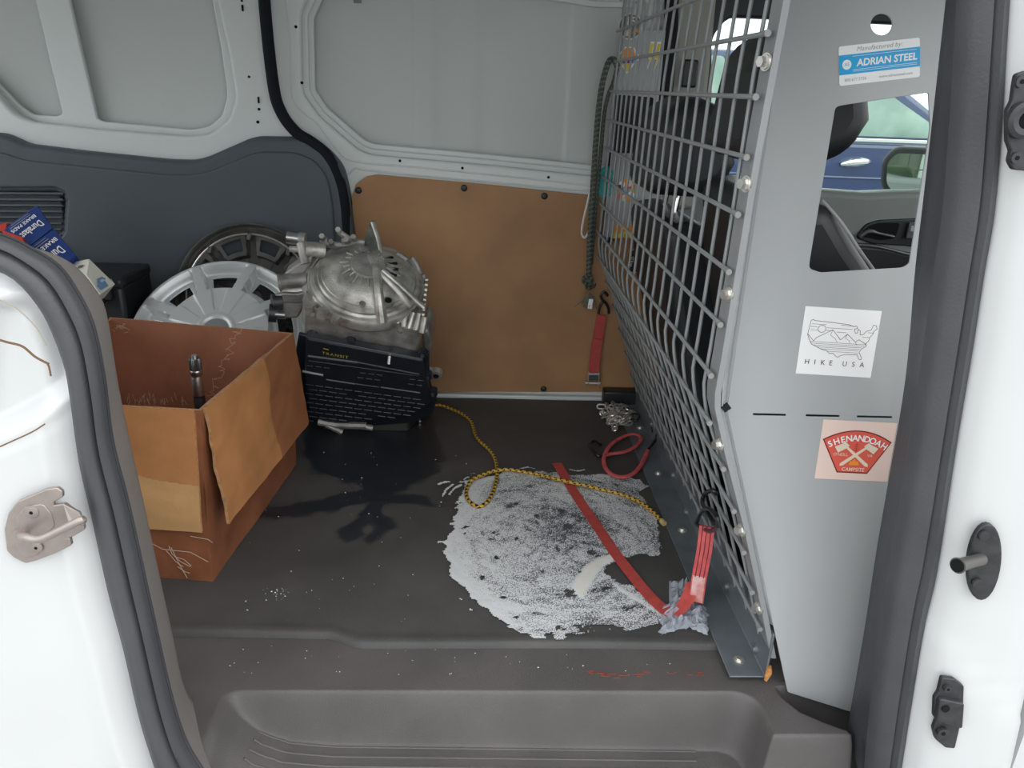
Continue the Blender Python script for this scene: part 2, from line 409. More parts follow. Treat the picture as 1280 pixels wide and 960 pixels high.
# ================================================================== SETTING
# ground and roof
b = MB(); b.add([(-30, -30, -.60), (30, -30, -.60), (30, 40, -.60), (-30, 40, -.60)], [(0, 1, 2, 3)], ASPH); struct(b.build('ground', smooth=0))
b = MB(); b.add([(-28, 9, -.59), (28, 9, -.59), (28, 38, -.3), (-28, 38, -.3)], [(0, 1, 2, 3)], GRASS); struct(b.build('ground_grass', smooth=0))
b = MB(); b.box((.1, 1.68, 1.30), (4.0, 1.62, .05), INNER); struct(b.build('ceiling', bevel=.02))
b = MB(); b.box((-.2, 1.83, -.045), (3.6, 1.40, .05), BLACKPL); struct(b.build('floor'))
b = MB(); b.box((-1.98, 1.68, -.12), (.05, 1.70, .5), INNER); struct(b.build('wall_rear'))  # unseen rear end, built low to let more light in
b = MB(); b.box((1.95, 1.68, .05), (.05, 1.70, 1.2), BLACKPL); struct(b.build('wall_front'))

# ---- far wall: outer skin with soft vertical folds, then two layers of pressed frame
YS, YA, YB = 2.470, 2.440, 2.402
def skin(name, x0, x1, z0, z1, fold):
    xs = np.linspace(x0, x1, 240); zs = np.linspace(z0, z1, 12); X, Z = np.meshgrid(xs, zs)
    return struct(grid_mesh(name, X, YS + fold(X, Z), Z, None, INNER2))
def folds(X, Z):
    y = np.zeros_like(X)
    for px, w, a in ((517, .004, .005), (545, .02, -.004), (570, .02, .002), (598, .02, -.003), (622, .03, .003), (710, .006, .006)):
        x = UY(px, 100, YS).x; y -= a * sstep(x - w, x + w, X)
    return y + .001 * np.sin(X * 23 + Z * 3)
skin('wall_far_skin', -.62, .50, .55, 1.28, folds)
skin('wall_far_skin_rear', -1.96, -.60, .3, 1.28, lambda X, Z: .004 * np.sin(X * 5) * np.cos(Z * 6))

def grow(poly, d):            # offset a counter-clockwise or clockwise polygon outwards by d
    n = len(poly); A = sum(poly[i - 1][0] * poly[i][1] - poly[i][0] * poly[i - 1][1] for i in range(n)); s = 1 if A > 0 else -1; out = []
    for i in range(n):
        p, a, c = Vector(poly[i]), Vector(poly[i - 1]), Vector(poly[(i + 1) % n]); e, g = (p - a).normalized(), (c - p).normalized()
        n1, n2 = Vector((e.y, -e.x)) * s, Vector((g.y, -g.x)) * s; k = (n1 + n2); k = k.normalized() / max(.5, k.length / 2) if k.length > 1e-4 else n1
        out.append(tuple(p + k * d))
    return out
op1 = pxpoly([(-140, -70), (30, -70), (46, 0), (80, 143), (72, 147), (40, 145), (24, 134), (0, 109), (-60, 60)], YA)
op2 = pxpoly([(67, -70), (85, 0), (119.5, 149), (127.5, 153.5), (186, 159), (239, 164), (262, 160), (279, 146), (286, 119.5), (279, 66), (267, 0), (258, -70)], YA)
outerA = pxpoly([(-330, -95), (318, -95), (345, 150), (345, 215), (-330, 215)], YA)
wl = sheet('wall_far_rear_frame_inner', outerA, [rounded(op1, .012), rounded(op2, .012)], YA, .016, INNER, bevel=.004); struct(wl)
hull = pxpoly([(-140, -70), (258, -72), (275, 0), (290, 66), (299, 122), (290, 152), (264, 172), (237, 175), (120, 166), (40, 157), (16, 147), (-12, 116), (-70, 60)], YB)
outerB = pxpoly([(-330, -95), (321, -95), (325, 0), (337, 113), (347, 144), (365, 168), (385, 185), (385, 230), (-330, 230)], YB)
wb = sheet('wall_far_rear_frame', outerB, [rounded(hull, .02)], YB, .034, INNER, bevel=.010, bres=4); struct(wb)
for pts, r in (([(303, 6), (303.5, 14)], .0016), ([(323, 121), (323.5, 129)], .0016)):
    b = MB(); p = [UY(x, y, YB - .001) for x, y in pts]; b.box((p[0] + p[1]) / 2, (.005, .004, (p[0] - p[1]).length), HOLE); b.build('slot', wb)
for x, y, r in ((311.5, 96, .0035), (324, 136.5, .004), (322.5, 152.5, .0045), (302.5, 1, .003)):
    b = MB(); disc(b, UY(x, y, YB + .001), (0, -1, 0), r, HOLE, .003); b.build('hole', wb)

# ---- far sliding door: recess, step ring, flat frame
rec = pxpoly([(403, -70), (400.8, 0), (390, 22), (392, 113), (409, 137.5), (454, 176), (466, 181.5), (605, 194), (735, 207.5), (790, 212), (795, 8), (743, 7), (698, 0), (640, -10), (560, -60)], YA)
outD = pxpoly([(335, -95), (347.5, 96), (358, 137.5), (375, 161), (395, 175), (413, 193), (427, 220), (432, 260), (436, 300), (446, 500), (830, 500), (830, -95)], YA)
rec1 = rounded(rec, .01)
d1 = sheet('door_1', outD, [rec1], YA, .014, INNER, bevel=.004); struct(d1)
ring = sheet('pressing', outD, [grow(rec1, .016)], YA - .013, .014, INNER, d1, bevel=.006, bres=3)
ring2 = sheet('pressing', outD, [grow(rec1, .034)], YB, .026, INNER, d1, bevel=.009, bres=3)
for pts in ([(358, 0), (364, 60), (367, 124), (398, 156), (424, 190), (446, 202), (520, 209), (640, 221), (738, 232), (790, 236)],
            [(436, 218), (446, 210), (470, 214), (640, 230), (738, 239), (790, 243)]):
    b = MB(); b.tube(catmull([UY(x, y, YB + .0015) for x, y in pts], 6), .005, INNER, 8, flat=.7); b.build('pressed_bead', d1)
for x, y in ((370, 33.5), (377.5, 103.5), (500, 201), (578, 210), (685.5, 221.5)):
    b = MB(); disc(b, UY(x, y, YB + .001), (0, -1, 0), .0042, HOLE, .003); b.build('hole', d1)
b = MB(); b.box(UY(447, 1, YA), (.022, .004, .012), flat('grey_clip', (.22, .23, .22))); b.build('clip', d1)

# ---- brown hardboard lining of the door, with its black push rivets
brd = pxpoly([(452, 489), (441, 260), (441, 244), (446, 230), (458, 221), (471, 218.5), (600, 230), (735, 244), (830, 252), (830, 489)], 2.392)
hb = tag(sheet('door_lining_board', rounded(brd, .008), [], 2.388, .006, BOARD, bevel=.001), 'brown hardboard lining screwed to lower half of far white door', 'panel')
for x, y in ((448, 238), (580, 235), (680.5, 245), (679.5, 486)):
    b = MB(); c = UY(x, y, 2.387); b.lathe([(0.0102, 0), (.0102, .002), (.008, .0045), (.004, .0055), (.0, .0055)], frame(c, (1, 0, 0), (0, 0, 1)), BLACKPL, 16); b.build('push_rivet', hb)
b = MB(); b.box((.06, 2.388, .003), (.98, .022, .014), INNER); struct(b.build('trim_1', bevel=.003))
b = MB(); p = UY(755, 500, 2.33); q = UY(800, 478, 2.33); b.box(((p.x + q.x) / 2, 2.36, .022), (abs(q.x - p.x), .05, .05), BLACKPL); struct(b.build('trim_2', bevel=.006))

# ---- charcoal plastic lining of the rear quarter
YG = 2.360
gp = pxpoly([(-330, 175), (0, 175), (29, 188.6), (106, 198), (212, 208.5), (242, 209), (262, 204), (319, 179), (376, 180), (404, 192), (421, 212), (428, 240), (436, 300), (445, 490), (-330, 540)], YG)
grille_hole = pxpoly([(-120, 234), (70, 233), (82, 238), (87, 250), (84, 290), (76, 300), (-120, 300)], YG)
g = sheet('trim_3', rounded(gp, .02), [rounded(grille_hole, .006)], YG, .06, GREYPL, bevel=.018, bres=4); struct(g)
gi = pxpoly([(-330, 192), (0, 192), (30, 203), (210, 221), (245, 221), (268, 215), (323, 192), (370, 193), (393, 203), (407, 222), (413, 250), (424, 400), (424, 520), (-330, 520)], YG)
g2 = sheet('raised_face', rounded(gi, .03), [rounded(grow(grille_hole, .004), .006)], YG - .007, .03, GREYPL, g, bevel=.007, bres=3)
b = MB(); c = UY(-20, 265, YG + .022); b.box((c.x, YG + .022, c.z), (.46, .004, .16), GREYPL); b.build('grille_backing', g)
for k in range(8):
    a, e = UY(-120, 242.5 + 7.4 * k, YG), UY(80 - .4 * k, 243.5 + 7.4 * k, YG)
    b = MB(); b.prism([a + Vector((0, -.004, .0075)), a + Vector((0, .012, .001)), a + Vector((0, .012, -.004)), a + Vector((0, -.004, .0005))], e - a, GREYPL); b.build('slat', g, bevel=.0008)
b = MB(); b.prism([(-1.95, 1.98, .0), (-1.95, 1.98, .40), (-1.95, 2.06, .48), (-1.95, 2.37, .50), (-1.95, 2.37, .0)], (.60, 0, 0), GREYPL); struct(b.build('trim_12', bevel=.02))
# dark seal between the quarter and the far door
b = MB(); pts = [(328, -95), (330.5, 0), (341.5, 105), (352, 141), (370, 165), (390, 178), (408, 193), (422, 218), (430, 250), (434, 300), (445, 480)]
b.tube(catmull([UY(x, y, 2.372) for x, y in pts], 8), .0165, DARKSEAL, 10); struct(b.build('trim_4'))

# ---- near side: body panel behind the door opening (left in view), its seal and its trim
SO = [(-160, 330), (-70, 322), (0, 339), (27, 353), (53, 385), (69, 417), (84, 460), (89, 489), (101, 575), (116, 642), (136, 735), (156, 810), (175, 894), (195, 960), (215, 1040)]
SI = [(-160, 284), (-70, 280), (0, 293), (40, 311.6), (74, 334), (101, 374), (117, 411), (130, 475), (140, 552), (161, 635), (187, 752), (212, 863), (231, 925), (254, 965), (290, 1020)]
ST = [(-160, 270), (-70, 274), (27, 305), (69, 318), (96, 334), (117, 358), (133, 390), (147, 475), (160, 540), (178, 620), (203, 735), (216, 794), (231, 860), (253, 893), (300, 960)]
YN = .885
so_, si_ = [UY(x, y, YN) for x, y in SO], [UY(x, y, YN) for x, y in SI]
st_ = [UY(x, y, 1.03) for x, y in ST]
def resample(P, n):
    L = [0]
    for a, c in zip(P, P[1:]): L.append(L[-1] + (c - a).length)
    out = []; j = 0
    for k in range(n):
        s = L[-1] * k / (n - 1)
        while j < len(P) - 2 and L[j + 1] < s: j += 1
        out.append(P[j].lerp(P[j + 1], min(1, max(0, (s - L[j]) / max(1e-9, L[j + 1] - L[j])))))
    return out
so_, si_, st_ = (resample(catmull(q, 6), 90) for q in (so_, si_, st_))
def along_left(path, d): return [p + Vector(d) for p in path]
b = MB(); b.loft([[a.lerp(c, t) + Vector((0, dy, 0)) for a, c in zip(so_, si_)] for t, dy in ((0, .012), (.02, -.004), (.10, -.013), (.28, -.019), (.46, -.018), (.60, -.010), (.66, -.001))], RUBBER2); o = struct(b.build('trim_5', smooth=60))
b = MB(); b.loft([[a.lerp(c, t) + Vector((0, dy, 0)) for a, c in zip(so_, si_)] for t, dy in ((.64, .004), (.66, -.008), (.74, -.014), (.86, -.013), (.95, -.006), (1.0, .006))], RUBBER); b.build('inner_lip', o, smooth=60)
b = MB(); rows = []
for k, t in enumerate((0, .12, .5, .88, 1)): rows.append([a.lerp(c, t) + Vector((0, .0, 0)) for a, c in zip(si_, st_)])
rows.append([p + Vector((-.03, .03, -.02)) for p in st_]); rows.append([p + Vector((-.35, .06, -.05)) for p in st_])
b.loft(rows, TRIMPL); struct(b.build('trim_6', smooth=60))
# white C-pillar panel: a relief around the seal line
bx = [(p.x, p.z) for p in so_]
pil = [(-1.9, .80)] + [(q[0] , q[1]) for q in bx] + [(-.30, -.60), (-1.9, -.60)]
xs = np.concatenate([np.linspace(-1.9, -.80, 60), np.linspace(-.79, -.30, 130)]); zs = np.linspace(-.6, .86, 290)
X, Z = np.meshgrid(xs, zs); D = sdf(X, Z, pil)
Y = .885 - .030 * sstep(-.002, .03, D) - .055 * sstep(.04, .20, D) - .03 * sstep(.25, .7, D)
cup = pxpoly([(-60, 372), (0, 376), (34, 398), (60, 440), (73, 482), (70, 512), (48, 536), (0, 560), (-60, 575)], .83); DC = sdf(X, Z, rounded(cup, .02))
Y = Y + .030 * sstep(.002, .03, DC) + .0015 * sstep(-.016, -.010, DC) * (1 - sstep(-.004, .002, DC)) 
keep = D > -.012; keep = keep[:-1, :-1] & keep[1:, 1:] & keep[:-1, 1:] & keep[1:, :-1]
pw = struct(grid_mesh('wall_near', X, Y, Z, keep, WHITE))
RUST = flat('rusty_seam', (.16, .09, .05), .8)
for pts, r, yy in (([(-4, 424), (10, 428), (28, 433), (44, 446), (61, 455)], .0013, .838), ([(57, 452), (61, 458), (63.5, 470)], .001, .838),
                   ([(-4, 560), (14, 552), (40, 540), (56, 530)], .0009, .826), ([(-5, 373), (20, 385), (44, 408), (58, 432)], .0007, .826)):
    b = MB(); b.tube(catmull([UY(x, y, yy) for x, y in pts], 6), r, RUST if r > .0008 else flat('seam_sealer', (.34, .30, .25)), 6); b.build('seam_line', pw)  # thin lines of rust and sealer along the cup
b = MB(); b.box((-1.4, .83, 1.05), (1.1, .05, .5), WHITE); struct(b.build('wall_near_upper'))
b = MB(); b.box((.1, .90, 1.30), (4.0, .10, .09), WHITE); struct(b.build('trim_7', bevel=.02))

# ---- near side, front edge of the opening: seal bands, then the white B-pillar
QO = [(1270, -190), (1262, -60), (1257.5, 0), (1242.5, 240), (1227, 340), (1212, 440), (1192, 560), (1169, 714), (1152, 789), (1125, 956), (1108, 1060)]
QM = [(1212, -190), (1207, -60), (1204, 0), (1187.5, 240), (1174, 340), (1158, 450), (1142, 560), (1120, 690), (1104, 790), (1090, 905), (1082, 1000)]
QI = [(1208, -190), (1200, -60), (1194, 0), (1166, 240), (1154, 340), (1141, 480), (1118, 615), (1103, 700), (1089, 790), (1071, 893), (1064, 935)]
qo, qm, qi = (resample(q, 120) for q in (catmull([UY(x, y, .90) for x, y in QO], 5), catmull([UY(x, y, .915) for x, y in QM], 5), catmull([UY(x, y, .97) for x, y in QI], 5)))
b = MB(); rows = []
for t, dy in ((0, .01), (.03, -.004), (.10, -.014), (.30, -.020), (.42, -.012), (.48, -.016), (.8, -.012), (.96, -.004), (1.0, .012)):
    rows.append([a.lerp(c, t) + Vector((0, dy, 0)) for a, c in zip(qo, qm)])
b.loft(rows, RUBBER2); o = struct(b.build('trim_8', smooth=60))
b = MB(); rows = []
for t, dy in ((0, .012), (.05, .012), (.35, -.004), (.75, -.006), (.97, .004), (1.0, .02)):
    rows.append([a.lerp(c, t) + Vector((0, dy, 0)) for a, c in zip(qm, qi)])
rows.append([c + Vector((.10, .10, 0)) for c in qi])
b.loft(rows, RUBBER); b.build('inner_lip', o, smooth=60)
zc0, zc1 = UY(1150, 793, .86).z, UY(1240, 866, .86).z
b = MB(); rows = []
for d, y in ((-.012, .915), (-.004, .895), (.006, .872), (.02, .862), (.05, .852), (.085, .846), (.115, .84), (.135, .85), (.145, .88), (.147, .95)):
    rows.append([p + Vector((d, y - .90 - .004 * (1 - float(sstep(-.006, .006, p.z + d * .12 - (zc0 + (zc1 - zc0) * (d / .10))))), d * .12)) for p in qo])
b.loft(rows, WHITE); bp = struct(b.build('wall_near_pillar', smooth=70))
for pts in ():
    b = MB(); b.tube(catmull([UY(x, y, .8555) for x, y in pts], 6), .006, WHITE, 10, flat=.5); b.build('pressed_bead', bp)
b = MB(); b.box((1.32, .90, .05), (.95, .06, 1.2), WHITE); struct(b.build('wall_near_front'))

# ---- sill and step well (grey-brown plastic), one relief surface
xs = np.linspace(-.70, .80, 400); ys = np.linspace(.78, 1.24, 220); X, Y = np.meshgrid(xs, ys)
cz = sorted((p.x, p.z) for p in [UY(x, y, 1.052) for x, y in ((268, 846), (278, 856), (290, 869), (305, 886), (330, 905), (365, 917), (420, 922), (870, 928))])
tread = np.interp(X, [-.62, -.46] + [c[0] for c in cz] + [.8], [-.012, -.012] + [min(c[1], -.012) for c in cz] + [cz[-1][1]])
tread = tread - .03 * sstep(.99, .86, Y)
xr = .50
dd = np.maximum(np.minimum((Y - 1.052), .2), np.minimum(X - xr + .02 * sstep(1.0, 1.07, Y), Y - .955))
rr = .026
t = sstep(-rr, .012, dd)
a1, a2 = Y - 1.052, np.minimum(X - xr, Y - .955); kk = .05; h = np.clip(.5 + .5 * (a1 - a2) / kk, 0, 1); dm = a2 * (1 - h) + a1 * h + kk * h * (1 - h)
t = sstep(-.020, .005, dm)
Z = tread + (-.012 - tread) * t
VD = sdf(X, Y, [(UZ(x, y, -.012).x, UZ(x, y, -.012).y) for x, y in ((968, 858), (978, 872), (1000, 890), (1030, 903), (1060, 914), (1080, 934), (1140, 950), (1140, 850))]); Z -= .11 * sstep(0, .016, VD)
Z = Z - .10 * sstep(-.42, -.56, X) * sstep(1.02, .86, Y) * 0
sill = struct(grid_mesh('trim_9', X, Y, Z, None, SILLPL))
def sill_z(x, y):
    i = min(max(int(round((x - xs[0]) / (xs[1] - xs[0]))), 0), len(xs) - 1); j = min(max(int(round((y - ys[0]) / (ys[1] - ys[0]))), 0), len(ys) - 1); return Z[j, i]
for k in range(5):
    yk = 1.031 - .0205 * k; xe = .405 - .004 * k; pts = []
    for x in np.linspace(-.362 - .002 * k, xe, 60): pts.append((x, yk, sill_z(x, yk) + .0006))
    b = MB(); b.tube(pts, .0022, SILLPL, 6, flat=.8); b.build('tread_rib', sill)
SCUFF = flat('red_paint_scuff', (.30, .075, .05))
b = MB(); rnd = random.Random(3)
for k in range(26):
    px = 735 + rnd.random() * 75 if k < 20 else 835 + rnd.random() * 45; p = UZ(px, 842 + rnd.gauss(0, 1.6), -.0112); b.box(p, (.004 + rnd.random() * .012, .0012 + rnd.random() * .0015, .0006), SCUFF)
o = b.build('paint_scuff', sill); lab(o, 'reddish scuffs'); o['kind'] = 'stuff'

# ================================================================== FLOOR MAT AND SPILLS
xs = np.linspace(-1.85, .535, 300); ys = np.concatenate([np.linspace(0, .035, 14), np.linspace(.045, 1, 170)]); U_, V_ = np.meshgrid(xs, ys)
yf = 1.188 - .026 * sstep(-.275, -.20, U_) + .002 * np.sin(U_ * 9)
X = U_; Y = yf + V_ * (2.372 - yf)
lipd = Y - yf
Z = -.0115 + .0115 * np.sqrt(np.clip(1 - (1 - np.clip(lipd / .009, 0, 1)) ** 2, 0, 1)) + .0015 * np.exp(-((lipd - .016) / .010) ** 2) + .0008 * np.sin(X * 14 + 3 * Y) * sstep(0, .1, lipd)
wetpx = [(385, 535), (378, 560), (392, 590), (425, 600), (452, 608), (462, 622), (452, 640), (432, 655), (420, 664), (424, 673), (440, 676), (452, 668), (458, 656), (466, 650), (464, 664), (452, 676), (458, 682), (478, 672), (490, 660), (496, 648), (482, 644), (476, 634), (490, 622), (520, 606), (548, 590), (556, 572), (548, 545), (540, 520), (530, 495), (470, 480), (400, 490)]
wp = [(UZ(x, y).x, UZ(x, y).y) for x, y in wetpx]
tail = [(UZ(x, y).x, UZ(x, y).y) for x, y in [(300, 645), (340, 652), (420, 640), (450, 632), (520, 634), (560, 634), (530, 618), (450, 610), (380, 625), (320, 634)]]
WET = np.maximum(sdf(X, Y, wp), sdf(X, Y, tail) - .01)
fm = grid_mesh('floor_mat', X, Y, Z, None, mat_floor(), attrs={'wet': WET})
tag(fm, 'worn black rubber mat with wet patch covering the cargo floor', 'mat')
# white absorbent powder: only the cells that carry powder exist
ppx = [(584, 603), (598, 598), (629, 591), (660, 589), (700, 592), (712, 594), (764, 594), (800, 601), (812, 608), (800, 616), (806, 624), (816, 638), (824, 664), (828, 686), (822, 696), (806, 694), (790, 694), (776, 700), (762, 708), (752, 716), (770, 727), (790, 734), (811, 747), (826, 760), (834, 771), (826, 780), (806, 786), (790, 790), (760, 789), (746, 791), (718, 797), (699, 801), (664, 799), (640, 788), (608, 763), (590, 748), (574, 732), (563, 716), (556, 700), (555, 682), (560, 672), (566, 664), (569, 638), (576, 618)]
pp = [(UZ(x, y).x, UZ(x, y).y) for x, y in ppx]
x0, x1 = min(p[0] for p in pp) - .06, max(p[0] for p in pp) + .02; y0, y1 = min(p[1] for p in pp) - .01, max(p[1] for p in pp) + .03
nx, ny = int((x1 - x0) / .003), int((y1 - y0) / .003)
X, Y = np.meshgrid(np.linspace(x0, x1, nx), np.linspace(y0, y1, ny)); D = sdf(X, Y, pp)
c0 = UZ(690, 672); ang = np.arctan2(Y - c0.y, X - c0.x); rad = np.hypot(X - c0.x, (Y - c0.y) * 1.0)
def fbm(A, B, s, seed, oc=4):        # value noise in numpy
    rg = np.random.RandomState(seed); T = rg.rand(64, 64); out = np.zeros_like(A); amp = 1; tot = 0
    for k in range(oc):
        u, v = A * s, B * s; i, j = np.floor(u).astype(int), np.floor(v).astype(int); fu, fv = u - i, v - j; fu, fv = fu * fu * (3 - 2 * fu), fv * fv * (3 - 2 * fv)
        g = lambda a, b: T[a % 64, b % 64]
        out += amp * ((g(i, j) * (1 - fu) + g(i + 1, j) * fu) * (1 - fv) + (g(i, j + 1) * (1 - fu) + g(i + 1, j + 1) * fu) * fv); tot += amp; amp *= .55; s *= 2.1
    return out / tot
strk = fbm(rad, ang * .09, 70, 3, 4); pat = fbm(X, Y, 14, 5, 4); pat2 = fbm(X, Y, 60, 9, 3)
dens = -.02 + .35 * (pat - .5) + .75 * (strk - .5) + .16 * sstep(UZ(690, 640).x, UZ(580, 700).x, X)
dens += .30 * sstep(.07, .0, D) * sstep(UZ(640, 700).x + .12, UZ(640, 700).x - .05, X)       # thick rim on the left and front
dens -= .20 * np.exp(-(((X - UZ(705, 660).x) / .09) ** 2 + ((Y - UZ(705, 665).y) / .07) ** 2))
for (cx, cy, r) in ((636, 634, .011), (709, 659, .010)): q = UZ(cx, cy); dens -= .8 * np.exp(-(((X - q.x) ** 2 + (Y - q.y) ** 2) / r ** 2))
sm = [(UZ(x, y).x, UZ(x, y).y) for x, y in [(716, 738), (722, 722), (735, 708), (752, 698), (768, 693), (780, 694), (768, 700), (752, 708), (742, 722), (733, 736), (728, 748), (722, 744)]]
dens += 1.2 * sstep(-.006, .004, sdf(X, Y, sm))
D2 = D + .022 * (strk - .5) + .016 * (pat2 - .5)
bits = np.zeros_like(X, bool)
for pts, wd in (([(548, 607), (556, 604), (562, 604)], .004), ([(553, 622), (558, 613), (566, 607)], .0035), ([(561, 620), (568, 612), (577, 607)], .0035), ([(549, 635), (553, 625)], .002),
                ([(713, 588), (722, 590), (730, 588)], .004), ([(650, 587), (660, 585), (668, 587)], .003), ([(775, 738), (800, 752), (824, 768)], .006), ([(766, 730), (782, 742)], .004)):
    P2 = [UZ(x, y) for x, y in pts]
    for a, c in zip(P2, P2[1:]):
        e = c - a; tt = np.clip(((X - a.x) * e.x + (Y - a.y) * e.y) / (e.x ** 2 + e.y ** 2), 0, 1); dl = np.hypot(X - a.x - tt * e.x, Y - a.y - tt * e.y); k_ = dl < wd * (.5 + pat2); bits |= k_; dens = np.where(k_, dens + .35, dens)
front = (Y < UZ(700, 783).y); ok = ((D2 > 0) & ~(front & (strk + pat2 < .88))) | bits
ok |= (D > -.03) & (strk > .66) & (pat2 > .58) & (X < UZ(600, 640).x)
holes = (strk < .30) & (pat2 < .40) & (D > .02); ok &= ~holes; ok |= sdf(X, Y, sm) > -.002
keep = ok[:-1, :-1] & ok[1:, 1:]
Z = .0022 + .0012 * np.exp(-((Y - 1.178) / .02) ** 2) + .0012 * pat2 + .0012 * sstep(.3, .9, dens)
pw_ = grid_mesh('spilled_powder', X, Y, Z, keep, mat_powder(), attrs={'powder_amount': dens})
tag(pw_, 'white absorbent powder smeared in a wide round patch on the mat', 'powder', kind='stuff')
b = MB(); rnd = random.Random(11)
for k in range(90):
    px, py = rnd.uniform(225, 620), rnd.uniform(560, 785)
    if k < 26: px, py = 345 + rnd.gauss(0, 9), 742 + rnd.gauss(0, 5)
    if k > 76: px, py = rnd.uniform(420, 480), rnd.uniform(560, 650)
    p = UZ(px, py, .0028); r = .0004 + rnd.random() ** 2 * .0010; b.box(p, (r * 2.2, r, r), SW, rot=Matrix.Rotation(rnd.random() * 3, 3, 'Z'))
for k in range(40):
    p = UZ(rnd.uniform(280, 840), rnd.uniform(806, 843), -.0108); r = .0004 + rnd.random() ** 2 * .0008; b.box(p, (r * 2, r, r), SW)
tag(b.build('crumbs', smooth=0), 'tiny pale crumbs scattered over the mat and sill', 'debris', kind='stuff')
# ================================================================== PARTITION
X_UP = [(1.24, .388), (1.05, .378), (.97, .374), (.80, .372), (.65, .369), (.535, .364), (.493, .373), (.413, .406), (.336, .434), (.257, .462), (.177, .488), (.094, .516), (.06, .526), (0, .545)]
def bx_at(z):
    for (z1, x1), (z2, x2) in zip(X_UP, X_UP[1:]):
        if z2 <= z <= z1: return x1 + (x2 - x1) * (z1 - z) / (z1 - z2)
    return X_UP[-1][1]
Y0, Y1 = 1.080, 2.352
pt = thing('cargo_partition', 'grey steel partition of wire mesh and side panels behind the seats', 'partition', (.52, 1.7, .0))
prof = [z for z, _ in X_UP[:-2]] + [.05]
prof = [1.24, 1.0, .80, .60, .56, .54, .52, .49, .44, .36, .20, .05]
for k in range(18):
    y = 1.135 + .0702 * k; b = MB(); b.tube([(bx_at(z), y, z) for z in prof], .0030, PWIRE, 7); b.build('upright_wire', pt)
for z in (1.209, 1.129, 1.049, .971, .893, .815, .733, .653, .572, .493, .413, .336, .257, .177, .100):
    x = bx_at(z) - (.0073 if z > .55 else .0066); b = MB(); b.tube([(x, Y0 + .008, z - .001), (x, Y1 + .012, z - .001)], .0036, PWIRE, 7); b.build('cross_wire', pt)
    b = MB(); b.cyl((x - .001, Y0 + .004, z - .001), (x - .001, Y0 + .0115, z - .001), .0047, mat('weld_grey', (.24, .24, .235), .45), 8); b.build('weld', pt)
def bar(y, dy):                                    # angle iron following the bend of the mesh
    b = MB(); rows = []
    for z in [1.24, .9, .6, .545, .52, .45, .3, .15, .04]:
        x = bx_at(z) + .001; rows.append([(x, y + dy, z), (x, y, z), (x + .010, y, z), (x + .010, y + (.003 if dy > 0 else -.003), z), (x + .004, y + (.003 if dy > 0 else -.003), z), (x + .004, y + dy, z)])
    b.loft(rows, mat('grey_bar_paint', (.26, .27, .275), .4, var=.05, vscale=20), closed=True); return b.build('edge_bar', pt, bevel=.0008, smooth=30)
bar(Y0, .044); bar(Y1 + .02, -.03)
for x, y in ((952, 77), (932, 230), (907, 368), (897, 556), (923, 663), (945, 761)):
    q = UY(x, y, Y0 + .008); bolt('hex_bolt', (bx_at(q.z) - .001, Y0 + .010, q.z), (-1, -.35, 0), pt, .0075, .0115, h=.0115)
# floor bracket, an L of dull zinc
b = MB(); bp_ = [(.463, .0035), (.463, .0), (.531, .0), (.531, .095), (.527, .095), (.527, .0035)]
b.prism([(x, 1.076, z) for x, z in bp_], (0, 1.285, 0), BRKT); br = b.build('floor_bracket', pt, bevel=.0012)
for x, y in ((923.5, 825), (853, 663), (823, 592), (800, 535)):
    q = UZ(x, y, .004); bolt('floor_bolt', q, (0, 0, 1), br, .006, .011, h=.006)
for x, y in ((944.5, 811), (909, 733), (858, 640), (842, 594), (815, 530)):
    q = UX(x, y, .527); bolt('side_bolt', q, (-1, 0, 0), br, .0055, .0095, m=mat('dull_bolt', (.33, .35, .36), .35, metal=.7), h=.006)
for sx in (840, 857, 872, 890, 905, 916, 860): pass
# solid side panels with a window, a hole and a row of slots
YP = 1.074; KP = .16; PO = Vector((0, 1.060, 0)); PN = Vector((0, 1, -KP))     # the near panel leans in with the body side
PM = frame(PO, (1, 0, 0), (0, KP, 1)); PMI = PM.inverted()
def UPP(x, y): return UP(x, y, PO, PN)
def ppoly(pts): return [tuple((PMI @ UPP(x, y))[:2]) for x, y in pts]
outl = pxpoly([(990, -45), (984, 0), (909, 512), (985, 865), (1068, 891), (1100, 895), (1120, 760), (1150, 560), (1188, 240), (1222, -45)], YP)
outn = ppoly([(990, -45), (984, 0), (909, 512), (985, 865), (1068, 891), (1100, 895), (1120, 760), (1150, 560), (1188, 240), (1222, -45)])
win = rounded(ppoly([(1044, 133), (1056, 130.5), (1161, 115), (1163, 160), (1137, 330), (1128, 335), (1026, 341), (1011, 336), (1012, 325)]), [.012, .006, .004, .004, .02, .008, .004, .012, .004])
hole = ppoly([(1102 + 14 * math.cos(q), 30.5 + 14 * math.sin(q)) for q in [2 * math.pi * k / 24 for k in range(24)]])
slots = [ppoly([(a, 516.2 + (a - 945) * .022), (e, 516.2 + (e - 945) * .022), (e, 519.6 + (e - 945) * .022), (a, 519.6 + (a - 945) * .022)]) for a, e in ((941, 983), (1007, 1050), (1071, 1116))]
near_ = MB(); vs, fs = curve_mesh([rounded(outn, .003), win, hole] + slots, .0007, .0006, 1); near_.add(vs, fs, PGREY, PM @ Matrix.Translation((0, 0, -.0013))); pnl = near_.build('side_panel', pt, smooth=50)
b = MB(); rows = []                                  # folded edge of the panel along the bar
e_ = [UPP(x, y) for x, y in ((990, -45), (984, 0), (909, 512), (985, 865))]
e2 = []
for a, c in zip(e_, e_[1:]): e2 += [a.lerp(c, k / 8) for k in range(8)]
e2.append(e_[-1]); e2 = [p for p in e2 if p.z > .05]
